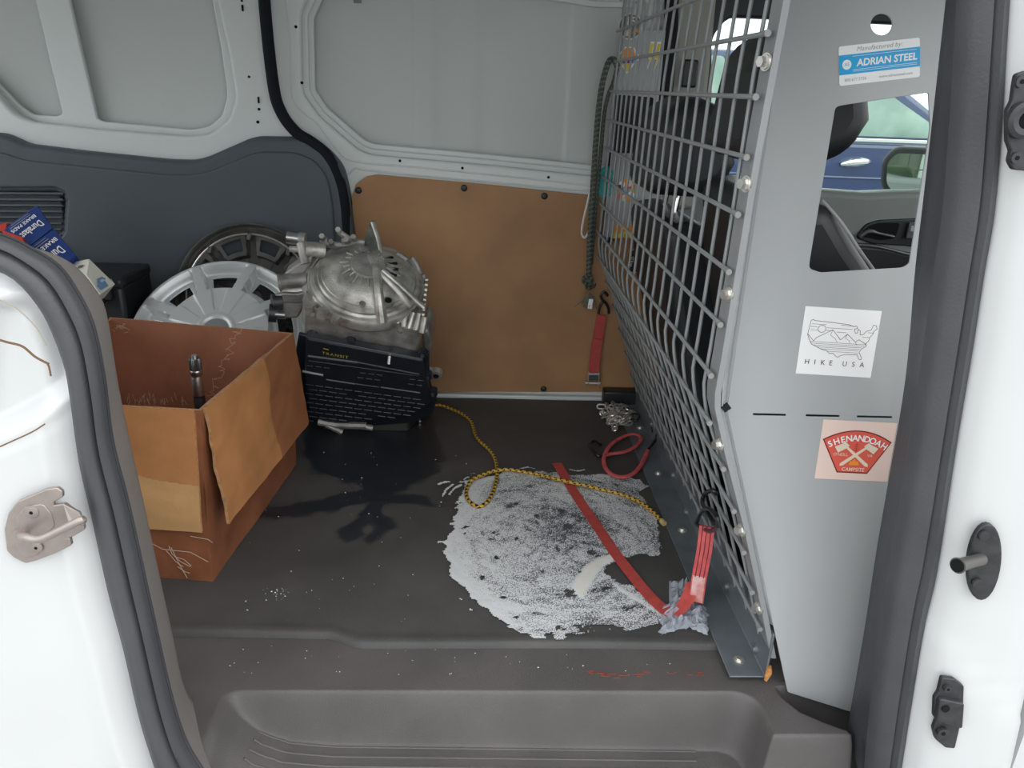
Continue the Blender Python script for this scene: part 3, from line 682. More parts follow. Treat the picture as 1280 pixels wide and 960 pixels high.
b.loft([[p + Vector((.001, .0005, 0)) for p in e2], [p + Vector((-.004, .006, 0)) for p in e2], [Vector((bx_at(p.z) + .0105, Y0 + .004, p.z)) for p in e2]], PGREY); b.build('folded_edge', pt, solid=.002)
b = MB(); q = UY(905, 512, Y0); b.box((q.x + .004, Y0 + .004, q.z + .002), (.012, .006, .010), BLACK, rot=Matrix.Rotation(R(-40), 3, 'Y')); b.build('gap_shade_block', pt)  # black block stands in for the shaded gap at the bend
YP2 = 2.362
mir = MB(); vs, fs = curve_mesh([rounded([(min(x, .512 if z > .6 else .60), z) for x, z in outl], .003), rounded([(.383, .962), (.500, .958), (.492, .80), (.378, .80)], .012)] + [rect_ for rect_ in [[(a, .5475), (e, .5475), (e, .5510), (a, .5510)] for a, e in ((.385, .425), (.45, .49))]], .0007, .0006, 1); mir.add(vs, fs, PGREY, XZ(YP2))
pfar = mir.build('side_panel', pt)
b = MB(); b.box((.49, 2.385, .86), (.215, .012, .26), BLACKPL); struct(b.build('dark_backing_plate'))  # black plate added so the far panel's window opening looks dark
# --- printed stickers
def sticker(parent, c, x, y, name, label, build):     # c centre, x and y directions on the panel
    b = MB(); M = frame(c, x, y); b_ = b; build(b_, M); o = b.build(name, parent, smooth=0); lab(o, label); return o
def plane(b, poly, m, M, h=.0004, t=.0003):
    vs, fs = curve_mesh([poly], t / 2, 0); b.add(vs, fs, m, M @ Matrix.Translation((0, 0, h)))
def rect(w, h, cx=0, cy=0): return [(cx - w / 2, cy - h / 2), (cx + w / 2, cy - h / 2), (cx + w / 2, cy + h / 2), (cx - w / 2, cy + h / 2)]
def words(b, t, size, m, M, x, y, h=.0009, bold=0, shear=0, align='CENTER', space=1, rot=0, sx=1):
    vs, fs = text_mesh(t, size, bold, shear, align, space); b.add(vs, fs, m, M @ Matrix.Translation((x, y, h)) @ Matrix.Rotation(rot, 4, 'Z') @ Matrix.Diagonal((sx, 1, 1, 1)))
def stroke(b, pts, w, m, M, h=.0008, closed=False):
    P = [Vector(p[:2]) for p in pts]; n = len(P)
    for i in range(n if closed else n - 1):
        a, c = P[i], P[(i + 1) % n]; e = (c - a)
        if e.length < 1e-7: continue
        e.normalize(); k = Vector((-e.y, e.x)) * w / 2; a2, c2 = a - e * w * .3, c + e * w * .3
        b.add([(a2 - k).to_3d() + Vector((0, 0, h)), (c2 - k).to_3d() + Vector((0, 0, h)), (c2 + k).to_3d() + Vector((0, 0, h)), (a2 + k).to_3d() + Vector((0, 0, h))], [(0, 1, 2, 3)], m, M)
FY = YP - .0016
def fr(tl, tr, bl, brr): 
    c = [UPP(x, y) + Vector((0, -.0003, 0)) for x, y in (tl, tr, bl, brr)]; o = (c[0] + c[1] + c[2] + c[3]) / 4; xx = (c[1] + c[3] - c[0] - c[2]) / 2; yy = (c[0] + c[1] - c[2] - c[3]) / 2
    return o, xx, yy
o, xx, yy = fr((1049, 58), (1150, 47), (1048, 108), (1149, 96)); w_, h_ = xx.length, yy.length
def b1(b, M):
    plane(b, rounded(rect(w_, h_), .004), SW, M); plane(b, rect(w_, h_ * .50, 0, .02 * h_), SB, M, .0007)
    words(b, 'Manufactured by:', h_ * .17, SG, M, 0, h_ * .385, shear=.25, space=1.05)
    words(b, 'ADRIAN STEEL', h_ * .25, SW, M, w_ * .09, h_ * .03, .0011, bold=.0004, shear=.1, sx=1.0)
    for yv in (.215, -.125, -.165): stroke(b, [(-w_ * .33, h_ * yv), (w_ * .46, h_ * yv)], .0005, SW, M, .0010)
    plane(b, circ((-w_ * .405, .02 * h_), h_ * .125, 24), SW, M, .0010); words(b, 'AS', h_ * .12, SB, M, -w_ * .405, .02 * h_, .0013)
    words(b, '800.677.2726', h_ * .11, SG, M, -w_ * .30, -h_ * .375); words(b, 'www.adriansteel.com', h_ * .105, SG, M, w_ * .20, -h_ * .375)
sticker(pnl, o, xx, yy, 'maker_sticker', 'white and blue maker sticker above the panel window', b1)
o, xx, yy = fr((1004, 383), (1099, 388), (997, 466), (1091, 473)); w2, h2 = xx.length, yy.length
USA = [(-.40, .30), (-.37, .315), (-.36, .30), (-.10, .285), (.10, .27), (.17, .245), (.20, .26), (.22, .225), (.18, .21), (.20, .15), (.225, .155), (.23, .21), (.26, .19), (.265, .13), (.31, .14), (.34, .19), (.40, .21), (.42, .285), (.46, .28), (.475, .23), (.44, .20), (.43, .15), (.40, .11), (.39, .05), (.36, .01), (.37, -.03), (.31, -.08), (.29, -.13), (.33, -.20), (.33, -.235), (.30, -.23), (.27, -.165), (.20, -.17), (.12, -.17), (.06, -.19), (.02, -.22), (-.01, -.205), (-.05, -.165), (-.10, -.17), (-.14, -.13), (-.20, -.12), (-.30, -.075), (-.35, -.05), (-.39, .02), (-.42, .09), (-.41, .2)]
def b2(b, M):
    plane(b, rect(w2, h2), SW, M); P = lambda l: [(x * w2, y * h2) for x, y in l]
    stroke(b, P(USA), .0007, SK, M, closed=True)
    stroke(b, P([(-.42, .10), (-.33, .0), (-.30, .05), (-.10, .18), (.02, .04), (.10, .13), (.22, .02), (.26, .06), (.36, .0)]), .0007, SK, M)
    stroke(b, P([(-.10, .18), (-.12, .10), (-.05, .05), (-.02, .0)]), .0005, SK, M); stroke(b, P([(.10, .13), (.08, .07), (.13, .04), (.15, .0)]), .0005, SK, M); stroke(b, P([(.22, .02), (.24, -.02)]), .0005, SK, M)
    stroke(b, [(x * w2, y * h2) for x, y in circ((-.245, .185), .052, 20)], .0007, SK, M, closed=True)
    for yv, a, c in ((.25, -.38, -.20), (.255, .0, .16), (.21, -.40, -.31), (.205, -.18, .15), (.16, -.39, -.30), (.165, -.19, -.12), (.15, -.05, .08), (.10, .30, .40), (.17, .36, .44), (-.01, -.38, .36), (-.035, -.36, .34), (-.06, -.32, .31), (-.085, -.28, .29), (-.11, -.22, .28), (-.14, -.13, .28)): stroke(b, P([(a, yv), (c, yv)]), .0005, SK, M)
    for i, ch in enumerate('HIKE'): words(b, ch, h2 * .105, SG if 0 else SK, M, (-.375 + .105 * i) * w2, -.315 * h2)
    for i, ch in enumerate('USA'): words(b, ch, h2 * .105, SK, M, (.125 + .115 * i) * w2, -.315 * h2)
sticker(pnl, o, xx, yy, 'map_sticker', 'square white sticker with line-drawn map', b2)
o, xx, yy = fr((1024, 524), (1117, 529), (1023, 598), (1113, 602)); w3, h3 = xx.length, yy.length
def b3(b, M):
    plane(b, rect(w3, h3), SPINK, M); P = lambda l: [(x * w3, y * h3) for x, y in l]
    arc = [(-.46 + .92 * k / 16, .17 + .17 * (1 - ((k - 8) / 8) ** 2)) for k in range(17)]; sh = arc + [(.20, -.37), (-.21, -.37)]
    plane(b, P([(x * 1.02, y * 1.02) for x, y in sh]), SDRED, M, .0006); plane(b, P([(x * .975, y * .965) for x, y in sh]), SRED, M, .0008)
    for i, ch in enumerate('SHENANDOAH'):
        k = (i - 4.5) / 4.5; words(b, ch, h3 * .145, SW, M, k * .365 * w3, (.215 - .115 * k * k) * h3, .0022, bold=.0003, rot=-.55 * k)
    for s in (-1, 1):
        plane(b, P([(s * .17, .12), (s * .195, .10), (-s * .15, -.25), (-s * .195, -.26), (-s * .19, -.215)]), SCREAM, M, .0011 + .0002 * (s + 1)); plane(b, P([(s * .10, .09), (s * .16, .15), (s * .19, .12), (s * .30, .06), (s * .245, -.04), (s * .15, .03), (s * .13, .05)]), SCREAM, M, .0018)
        stroke(b, P([(s * .30, .06), (s * .245, -.04)]), .0005, SDRED, M, .0020)
    stroke(b, P([(0, .14), (0, -.02)]), .0006, SDRED, M, .0011)
    for k in range(4): stroke(b, P([(-.03 - .006 * k, .10 - .035 * k), (0, .115 - .035 * k), (.03 + .006 * k, .10 - .035 * k)]), .0005, SDRED, M, .0011)
    plane(b, P([(-.07, -.24), (-.05, -.16), (-.03, -.19), (0, -.13), (.03, -.19), (.05, -.16), (.07, -.24)]), SOR, M, .0010)
    words(b, "O'NEILL", h3 * .07, SCREAM, M, -.20 * w3, -.07 * h3, .0013); words(b, 'VA', h3 * .07, SCREAM, M, .20 * w3, -.07 * h3, .0013); words(b, 'CAMPSITE', h3 * .085, SCREAM, M, 0, -.315 * h3, .0013, bold=.0001)
sticker(pnl, o, xx, yy, 'badge_sticker', 'pink and red badge sticker with crossed axes', b3)
FY2 = YP2 - .0035
def at2(x, y): return UY(x, y, FY2)
EX, EZ = Vector((1, 0, 0)), Vector((0, 0, 1)); px1 = (at2(800, 100) - at2(799, 100)).length
def s1(b, M):
    r = 15 * px1; plane(b, circ((0, 0), r), SW, M); plane(b, circ((0, 0), r * .9), mat('sticker_olive', (.16, .18, .14), .5), M, .0006); words(b, '15', r * .9, SW, M, 0, r * .35, .0009)
    plane(b, [(-r * .5, -r * .7), (-r * .1, -r * .1), (r * .1, -r * .75)], SCREAM, M, .0008); plane(b, [(r * .1, -r * .5), (r * .6, -r * .1), (r * .7, -r * .4)], SOR, M, .0008); stroke(b, circ((0, 0), r * .96, 20), .0015, SCREAM, M, .0009, True)
sticker(pfar, at2(788, 33), EX, EZ, 'round_sticker', 'round olive sticker with white numerals', s1)
def s2(b, M):
    r = 17 * px1; sh = [(-.85, .1), (-.5, .55), (-.3, .8), (.35, .85), (.6, .5), (.9, .15), (.45, -.4), (0, -1), (-.35, -.55)]; plane(b, [(x * r, y * r) for x, y in sh], SW, M)
    plane(b, [(x * r * .88, y * r * .9) for x, y in [(-.5, .5), (-.3, .8), (.35, .85), (.55, .4), (.5, .1), (-.5, 0)]], SOR, M, .0006); plane(b, [(x * r * .88, y * r * .9) for x, y in [(-.85, .1), (-.5, .5), (-.5, .0), (-.4, -.4)]], SGRN, M, .0006)
    plane(b, [(x * r * .88, y * r * .9) for x, y in [(-.45, -.35), (.4, -.35), (0, -1)]], SYEL, M, .0006); plane(b, [(x * r * .88, y * r * .9) for x, y in [(-.5, 0), (.5, .1), (.45, -.3), (-.4, -.35)]], flat('print_purple', (.25, .05, .22)), M, .0006); plane(b, [(x * r * .88, y * r * .9) for x, y in [(.5, .3), (.9, .15), (.5, -.3)]], SB, M, .0006)
sticker(pfar, at2(785, 74), EX, EZ, 'gem_sticker', 'many-coloured gem-shaped sticker', s2)
def s3(b, M):
    r = 18 * px1
    for d in (-.25, .25): plane(b, [((x + d) * r, y * r) for x, y in [(-.1, 1), (.3, 1), (.12, .35), (.32, .35), (-.2, -.95), (-.02, -.1), (-.25, -.1)]], SW, M); plane(b, [((x + d) * r * .95, y * r * .9) for x, y in [(-.05, .97), (.22, .97), (.05, .3), (.25, .3), (-.12, -.8), (.03, -.05), (-.18, -.05)]], SYEL, M, .0006)
sticker(pfar, at2(817, 72), EX, EZ, 'lightning_sticker', 'yellow double lightning sticker', s3)
def s4(b, M): plane(b, circ((0, 0), 12 * px1, 18), STEAL, M @ Matrix.Diagonal((1, 1.75, 1, 1))); words(b, 'OUTDOOR', .006, SW, M, 0, 0, .0008, rot=1.57); stroke(b, [(x, y * 1.75) for x, y in circ((0, 0), 9.5 * px1, 18)], .001, flat('print_pale_teal', (.3, .55, .5)), M, .0008, True)
sticker(pfar, at2(757, 228), EX, EZ, 'oval_sticker', 'teal oval sticker', s4)
def s5(b, M):
    r = 14 * px1; rnd = random.Random(4)
    for k in range(11): q = k * .571; plane(b, circ((math.cos(q) * r * .62, math.sin(q) * r * .72), r * .32, 8), (SGRN, SRED, SCREAM, SOR, SW, SDRED)[k % 6], M, .0004 + .0001 * k)
sticker(pfar, at2(782, 238), EX, EZ, 'floral_sticker', 'round wreath sticker in green and red', s5)
def s6(b, M):
    r = 13 * px1; plane(b, rounded(rect(2 * r, 1.3 * r), .004), SOR, M)
    for k in range(7): plane(b, circ(((-.9 + .3 * k) * r, -.5 * r + (k % 2) * .2 * r), r * .3, 7), (SYEL, SGRN, SYEL)[k % 3], M, .0006 + .0001 * k)
sticker(pfar, at2(780, 289), EX, EZ, 'small_scene_sticker', 'small orange and yellow sticker', s6)
def s7(b, M):
    r = 12.5 * px1
    def arch(k, f): return [(-r * k, -1.5 * r * f), (r * k, -1.5 * r * f)] + [(r * k * math.cos(a), r * .5 + r * k * math.sin(a)) for a in [math.pi * i / 12 for i in range(13)]]
    plane(b, arch(1, 1), SK, M); plane(b, arch(.9, .94), SCREAM, M, .0006); plane(b, arch(.82, .88), SK, M, .0008); plane(b, rect(r * .9, r * 1.5, .1 * r, -.3 * r), SOR, M, .0010); plane(b, circ((0, .5 * r), r * .4), SCREAM, M, .0011)
    plane(b, rect(r * .5, r * .5, -.05 * r, -.7 * r), SK, M, .0012); words(b, 'WILD', r * .45, SW, M, -.62 * r, -.2 * r, .0012, rot=1.4)
sticker(pfar, at2(797, 325), EX, EZ, 'arch_sticker', 'black arch-shaped sticker with orange middle', s7)

# ================================================================== CAB BEYOND THE PARTITION
def seat(name, label, y, x0, dz=0, hz=0):
    t = thing(name, label, 'seat', (x0 + .3, y, -.12))
    b = MB(); pr = [(x0 + .03, .80), (x0 + .128, .815), (x0 + .180, .75), (x0 + .255, .665), (x0 + .32, .52), (x0 + .36, .32), (x0 + .36, .02), (x0 + .20, -.02), (x0 + .16, .30), (x0 + .06, .62)]
    b.prism([(x, y - .24, z + dz) for x, z in pr], (0, .48, 0), SEATL); b.build('backrest', t, bevel=.035, bseg=4)
    for s in (-1, 1):
        b = MB(); b.tube(catmull([(x0 + .118, y + s * .215, .813 + dz), (x0 + .146, y + s * .236, .782 + dz), (x0 + .180, y + s * .241, .742 + dz), (x0 + .248, y + s * .242, .661 + dz), (x0 + .312, y + s * .242, .52 + dz)], 6), .0028, PIPE, 8); b.build('piping', t)
    b = MB(); pr = [(x0 - .005, .86), (x0 + .02, 1.05), (x0 + .10, 1.10), (x0 + .19, 1.06), (x0 + .222, .94), (x0 + .20, .885), (x0 + .13, .855)]
    b.prism([(x, y - .14, z + dz) for x, z in pr], (0, .28, 0), SEATL); b.build('headrest', t, bevel=.04, bseg=4)
    for s in (-1, 1): b = MB(); b.cyl((x0 + .09, y + s * .06, .75 + dz), (x0 + .11, y + s * .06, .90 + dz), .006, CHROME, 10); b.build('headrest_post', t)
    b = MB(); b.box((x0 + .58, y, .02), (.50, .50, .16), SEAT); b.build('cushion', t, bevel=.05, bseg=4)
    return t
seat('front_seat', 'black front seat nearest the panel window, with silver piping', 1.50, .452)
seat('front_seat', 'black front seat beside the far door, seen through the mesh', 2.05, .405, -.125)
b = MB(); b.box((1.0, 1.77, -.02), (.5, .025, .30), BLACKPL); tag(b.build('centre_console', bevel=.02), 'black console standing between the two front seats', 'console')
b = MB(); b.prism([(1.55, .96, .55), (1.75, .96, .68), (1.92, .96, .70), (1.92, .96, .0), (1.62, .96, .1)], (0, 1.4, 0), BLACKPL); tag(b.build('dashboard', bevel=.03), 'black dashboard across the front of the cab', 'dashboard')
b = MB(); b.box((1.25, 1.78, -.17), (1.3, 1.3, .06), BLACKPL); struct(b.build('floor_cab'))

# far front door: inner panel, handle pod, armrest, glass, frame
YD = 2.40
dp = pxpoly([(1010, 252), (1060, 251), (1110, 256), (1160, 248), (1260, 238)], YD)
pan = [(.56, -.1), (.56, .70), (1.0, .690)] + [(1.10, .687), (1.20, .683), (1.30, .690), (1.5, .70), (1.92, .71), (1.92, -.1)]
d2 = sheet('door_2', pan, [], YD, .09, DOORG, bevel=.02, bres=3); struct(d2)
pod = rounded(pxpoly([(1071, 296), (1083, 281), (1098, 276.5), (1150, 274), (1190, 273), (1190, 302), (1140, 306), (1090, 303)], YD - .002), .01)
sheet('handle_pod', pod, [], YD - .008, .02, BLACKPL, d2, bevel=.004); 
sheet('handle_recess', rounded(pxpoly([(1076, 295), (1086, 283), (1098, 279), (1125, 279), (1119, 298), (1100, 300)], YD - .01), .008), [], YD - .010, .004, HOLE, d2, bevel=.001)
b = MB(); b.tube(catmull([UY(x, y, YD - .018) for x, y in ((1074, 296), (1086, 289), (1100, 292), (1118, 296))], 5), [.006, .008, .008, .008, .008, .008, .008, .007, .006, .005, .005, .005, .005, .005, .005, .004][:16], mat('grey_handle', (.10, .105, .105), .35), 8, flat=.8); b.build('door_handle', d2)
b = MB(); c = UY(1140, 288, YD - .02); b.box(c, (.03, .008, .05), mat('grey_handle', (.1, .1, .1), .35)); b.box(c + Vector((0, -.004, .006)), (.018, .006, .018), SILV); b.build('window_switch', d2, bevel=.002)
arm = rounded(pxpoly([(1030, 312), (1060, 309), (1100, 312), (1140, 322), (1200, 330), (1200, 420), (1030, 420)], YD - .05), .008)
sheet('armrest', arm, [], YD - .06, .06, BLACKPL, d2, bevel=.01); 
b = MB(); b.tube(catmull([UY(x, y, YD - .062) for x, y in ((1040, 306), (1070, 306), (1100, 309), (1140, 319), (1190, 328))], 5), .004, mat('grey_handle', (.1, .1, .1), .35), 6); b.build('armrest_seam', d2)
fro = [(.53, .62), (.53, 1.26), (1.95, 1.26), (1.95, .62)]; fin = rounded(pxpoly([(886, 130), (893, 20), (902, 8), (930, 4), (1010, -8)], YD + .03)[0:1] + [(.655, 1.13), (.70, 1.19), (1.45, 1.19), (1.86, .70), (1.2, .685), (.66, .67)], .03)
struct(sheet('window_frame', fro, [fin], YD + .02, .04, BLACKPL, bevel=.008))
b = MB(); b.add([(.62, YD + .045, .64), (1.9, YD + .045, .64), (1.9, YD + .045, 1.22), (.62, YD + .045, 1.22)], [(0, 1, 2, 3)], GLASS); struct(b.build('window_1', smooth=0, solid=.004))
b = MB(); b.prism([(.545, 2.375, .64), (.665, 2.375, .64), (.652, 2.375, 1.27), (.515, 2.375, 1.27)], (0, .06, 0), BEIGE); struct(b.build('trim_10', bevel=.015))
t = thing('seat_belt', 'black seat belt hanging on the beige pillar by the far window', 'seat belt', (.56, 2.35, .9))
b = MB(); q = [UY(x, y, 2.362) for x, y in ((840, -20), (838, 60), (833, 110), (826, 170), (818, 260))]; b.ribbon(q, (1, 0, 0), .040, .002, BLACK); b.build('webbing', t)
b = MB(); c = UY(862, 92, 2.362); b.box(c, (.045, .012, .075), BLACKPL); b.build('belt_guide', t, bevel=.008)
# outside mirror
t = thing('door_mirror', 'black door mirror outside the far window, glass facing back', 'mirror', (1.36, 2.62, .77))
c0 = UY(1136, 221, 2.66); c1 = Vector((1.40, 2.66, c0.z))
M = frame(c0, Vector((.78, -.62, 0)), (0, 0, 1))
mp = rounded([(-.088, .045), (-.06, .085), (.10, .088), (.12, .05), (.11, -.085), (-.03, -.075), (-.075, -.035)], .02)
b = MB(); vs, fs = curve_mesh([mp], .03, .012, 3); b.add(vs, fs, BLACKPL, M @ Matrix.Translation((0, 0, -.048))); b.build('mirror_housing', t)
b = MB(); vs, fs = curve_mesh([[(x * .88, y * .88) for x, y in mp]], .002, 0); b.add(vs, fs, MIRROR, M @ Matrix.Translation((0, 0, -.004))); b.build('mirror_glass', t, smooth=0)
b = MB(); b.tube([M @ Vector((-.02, -.06, -.05)), (1.45, 2.50, .66), (1.48, 2.44, .65)], [.025, .022, .02], BLACKPL, 8); b.build('mirror_arm', t)

# blue car parked beyond the far window
t = thing('parked_car', 'blue parked car seen beyond the far front window', 'car', (2.6, 7.2, -.6))
def cp(pts): return [(UY(x, y, 6.5).x, UY(x, y, 6.5).z) for x, y in pts]
YC = 6.5
body = [(.4, -.25), (.35, .55), (.45, .66), (4.1, .66), (5.2, .54), (5.4, .30), (5.4, -.25)]
b = MB(); b.prism([(x, YC, z) for x, z in rounded(body, .12)], (0, 1.75, 0), CARBLUE); b.build('body', t, bevel=.05, bseg=3)
ro = [(.55, .64), (.95, 1.24), (1.3, 1.315), (2.6, 1.315), (3.15, 1.25), (4.15, .64)]
b = MB(); b.prism([(x, YC + .07, z) for x, z in ro], (0, 1.6, 0), CARBLUE); b.build('cabin', t, bevel=.05, bseg=3)
for pts in ([(.72, .70), (1.02, 1.20), (1.35, 1.265), (1.92, 1.265), (1.94, .70)], [(2.02, .70), (2.0, 1.265), (2.6, 1.265), (3.02, 1.20), (3.40, .98), (3.92, .70)]):
    b = MB(); b.prism([(x, YC + .062, z) for x, z in rounded(pts, .04)], (0, .02, 0), CARGLASS); b.build('side_window', t)
b = MB(); b.box((2.2, YC - .004, .672), (3.6, .016, .028), CHROME); b.build('window_trim', t, bevel=.004)
q = UY(1068, 203, YC); b = MB(); b.tube(catmull([q + Vector((-.11, -.005, -.02)), q + Vector((-.05, -.045, .0)), q + Vector((.05, -.05, .012)), q + Vector((.12, -.01, .01))], 5), [.018 + .016 * math.sin(3.14 * k / 15) for k in range(16)], CHROME, 10); b.build('door_handle', t)
b = MB(); b.tube([(.5, YC - .002, .38), (4.8, YC - .002, .36)], .012, CARBLUE, 6); b.build('crease', t)
for x in (1.05, 4.5):
    b = MB(); M = frame((x, YC - .02, -.27), (1, 0, 0), (0, 0, 1)); b.lathe([(.0, -.2), (.33, -.2), (.335, -.02), (.30, .0), (.24, .0)], M, TYRE, 28); w_o = b.build('wheel', t)
    b = MB(); b.lathe([(.24, -.01), (.22, -.03), (.07, -.03), (.05, -.01), (0, -.01)], M, SILV, 28); b.build('rim', w_o)
# ================================================================== CARGO
# ---- cardboard box
t = thing('cardboard_box', 'open tan cardboard box with folded-out flaps and dark soaked base', 'box', (-.76, 1.62, 0))
A = Vector((-.531, 1.345, .0015)); dr = Vector((.095, .995, 0)).normalized(); dl = Vector((-.995, .095, 0)).normalized(); up = Vector((.045, -.01, 1)).normalized()
Wd, Dp, Hh, th = .47, .53, .385, .006
def bp3(l, d, h, off=0): return A + dl * l + dr * d + up * h
def panel(name, q, n, m, parent, e=CARD_E, thk=th, label=None):      # quad plate with its own edge colour
    b = MB(); n = Vector(n).normalized() * thk; q = [Vector(p) for p in q]
    b.add(q, [(0, 1, 2, 3)], m); r = [p + n for p in q]; b.add(r, [(3, 2, 1, 0)], m)
    b.add(q + r, [(0, 4, 5, 1), (1, 5, 6, 2), (2, 6, 7, 3), (3, 7, 4, 0)], e); o = b.build(name, parent, smooth=0)
    if label: lab(o, label)
    return o
def sub(q, nu, nv, f):       # subdivided, slightly crumpled sheet
    q = [Vector(p) for p in q]; rows = []
    for j in range(nv + 1):
        v = j / nv; rows.append([(q[0].lerp(q[1], i / nu)).lerp(q[3].lerp(q[2], i / nu), v) + f(i / nu, v) for i in range(nu + 1)])
    return rows
def wall(name, q, n, mo, mi, parent, amp=.004, seed=0, cut=None, label=None, nu=22, nv=16, bulge=0):
    n = Vector(n).normalized()
    f = lambda u, v: n * (amp * noise.noise(Vector((u * 3 + seed, v * 3, seed))) + .4 * amp * noise.noise(Vector((u * 9, v * 9 + seed, 2))) + bulge * math.sin(u * 3.14) * math.sin(min(1, v * 1.0) * 3.14))
    r1 = sub(q, nu, nv, f); b = MB(); b.loft(r1, mo)
    if callable(cut):
        k = 0
        for j in range(nv):
            for i in range(nu): 
                if cut((i + .5) / nu, (j + .5) / nv): b.m[k] = b.mi(cut.mat)
                k += 1
    r2 = [[p - n * th for p in r] for r in r1]; b.loft([r[::-1] for r in r2], mi)
    e = [r1[0], r2[0]]; ce = CARD_E if name == 'flap' else mo; b.loft([e[0][::-1], e[1][::-1]], CARD_E); b.loft([r1[-1], r2[-1]], ce); b.loft([[r[0] for r in r1], [r[0] for r in r2]], ce); b.loft([[r[-1] for r in r2], [r[-1] for r in r1]], ce)
    o = b.build(name, parent, smooth=40)
    if label: lab(o, label)
    return o
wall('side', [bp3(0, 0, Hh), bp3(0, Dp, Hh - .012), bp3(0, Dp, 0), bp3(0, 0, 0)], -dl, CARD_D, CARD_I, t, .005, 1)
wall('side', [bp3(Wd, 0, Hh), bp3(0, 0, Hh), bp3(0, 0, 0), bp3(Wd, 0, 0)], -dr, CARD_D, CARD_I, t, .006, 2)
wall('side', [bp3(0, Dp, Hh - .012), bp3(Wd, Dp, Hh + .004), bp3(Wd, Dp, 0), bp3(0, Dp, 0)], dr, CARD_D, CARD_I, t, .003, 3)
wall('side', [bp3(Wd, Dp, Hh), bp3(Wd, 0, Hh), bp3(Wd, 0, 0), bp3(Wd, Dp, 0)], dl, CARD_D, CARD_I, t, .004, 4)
b = MB(); b.box(A + dl * Wd / 2 + dr * Dp / 2 + Vector((0, 0, .003)), (Wd - .01, Dp - .01, .005), CARD_I, rot=Matrix.Rotation(math.atan2(-.095, .995), 3, 'Z')); b.build('bottom', t)
class Cut:
    def __init__(s, f, m): s.f, s.mat = f, m
    def __call__(s, u, v): return s.f(u, v)
# front flap, hanging
F0, F1 = bp3(.012, -.004, Hh + .002), bp3(Wd, -.004, Hh + .002)
dn = -up * .97 - dr * .07
q = UY(252, 666, 1.325)
ff = [F1, F0, q, F1 + (q - F0)]
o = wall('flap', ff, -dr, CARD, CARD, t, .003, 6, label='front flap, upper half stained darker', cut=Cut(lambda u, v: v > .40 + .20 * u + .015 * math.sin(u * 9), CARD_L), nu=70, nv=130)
# right flap, standing off at an angle
q0, q1 = bp3(-.004, .012, Hh + .001), bp3(-.004, Dp - .005, Hh - .010)
# bottom corners found on the view rays at the flap's own length
def on_ray(px, py, p, L):
    d = ray(px, py).normalized(); w = CAM - p; bb = w.dot(d); cc = w.dot(w) - L * L; ds = bb * bb - cc
    s = -bb - math.sqrt(max(ds, 0)) if ds > 0 else -bb
    s2 = -bb + math.sqrt(max(ds, 0)) if ds > 0 else -bb
    return CAM + d * s, CAM + d * s2
c0 = on_ray(287, 655, q0, .245)[0]; 
for cand in on_ray(287, 655, q0, .245): 
    if abs((cand - q0).dot(dr)) < abs((c0 - q0).dot(dr)): c0 = cand
c1 = on_ray(386, 530, q1, .245)[0]
for cand in on_ray(386, 530, q1, .245):
    if abs((cand - q1).dot(dr)) < abs((c1 - q1).dot(dr)): c1 = cand
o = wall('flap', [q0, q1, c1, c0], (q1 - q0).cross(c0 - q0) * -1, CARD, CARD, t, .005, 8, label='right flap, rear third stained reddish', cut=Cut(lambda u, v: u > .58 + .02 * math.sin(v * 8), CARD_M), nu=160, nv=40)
def fibres(name, parent, segs, m=FIBRE, w=.0011):
    b = MB()
    for a, c, n in segs:
        e = (c - a); k = e.cross(n).normalized() * w / 2; o_ = n * .0008; b.add([a - k + o_, c - k + o_, c + k + o_, a + k + o_], [(0, 1, 2, 3)], m)
    o = b.build(name, parent, smooth=0); o['kind'] = 'stuff'; return o
rnd = random.Random(5); seg = []; bk = bp3(0, Dp - .0085, 0); nb = -dr
def onback(px, py): return UP(px, py, bk, nb) + nb * .003
for (xa, ya, xb, yb) in ((300, 408, 262, 500), (340, 404, 330, 404)):
    if xa == 340: continue
    pv = None
    for k in range(46):
        s = k / 45; x = xa + (xb - xa) * s + rnd.uniform(-6, 6); y = ya + (yb - ya) * s + rnd.uniform(-3, 3); p = onback(x, y)
        if pv is not None: seg.append((pv, p, nb))
        pv = p
for k in range(34):
    x = 160 + rnd.random() * 70; y = 496 + rnd.uniform(-7, 4); seg.append((onback(x, y), onback(x + rnd.uniform(-3, 5), y + rnd.uniform(5, 9)), nb))
for k in range(14):
    x = 140 + rnd.random() * 16; y = 404 + rnd.random() * 12; seg.append((onback(x, y), onback(x + rnd.uniform(3, 8), y + rnd.uniform(-4, 4)), nb))
fibres('tape_fibres', t, seg)
nf = -dr; fp = bp3(0, 0, 0); onf = lambda x, y: UP(x, y, fp, nf) + nf * .006
seg = []
for pts in ([(213, 680), (217, 690), (228, 700), (240, 706)], [(216, 682), (226, 703), (236, 720)], [(222, 694), (232, 697), (241, 705)], [(210, 686), (222, 700), (231, 706)], [(224, 706), (233, 712), (239, 714)], [(190, 676), (205, 684), (240, 688), (262, 700)], [(240, 668), (262, 672), (268, 676)]):
    for a, c in zip(pts, pts[1:]): seg.append((onf(*a), onf(*c), nf))
fibres('torn_scratches', t, seg, flat('torn_paper', (.62, .50, .40)), .0014)
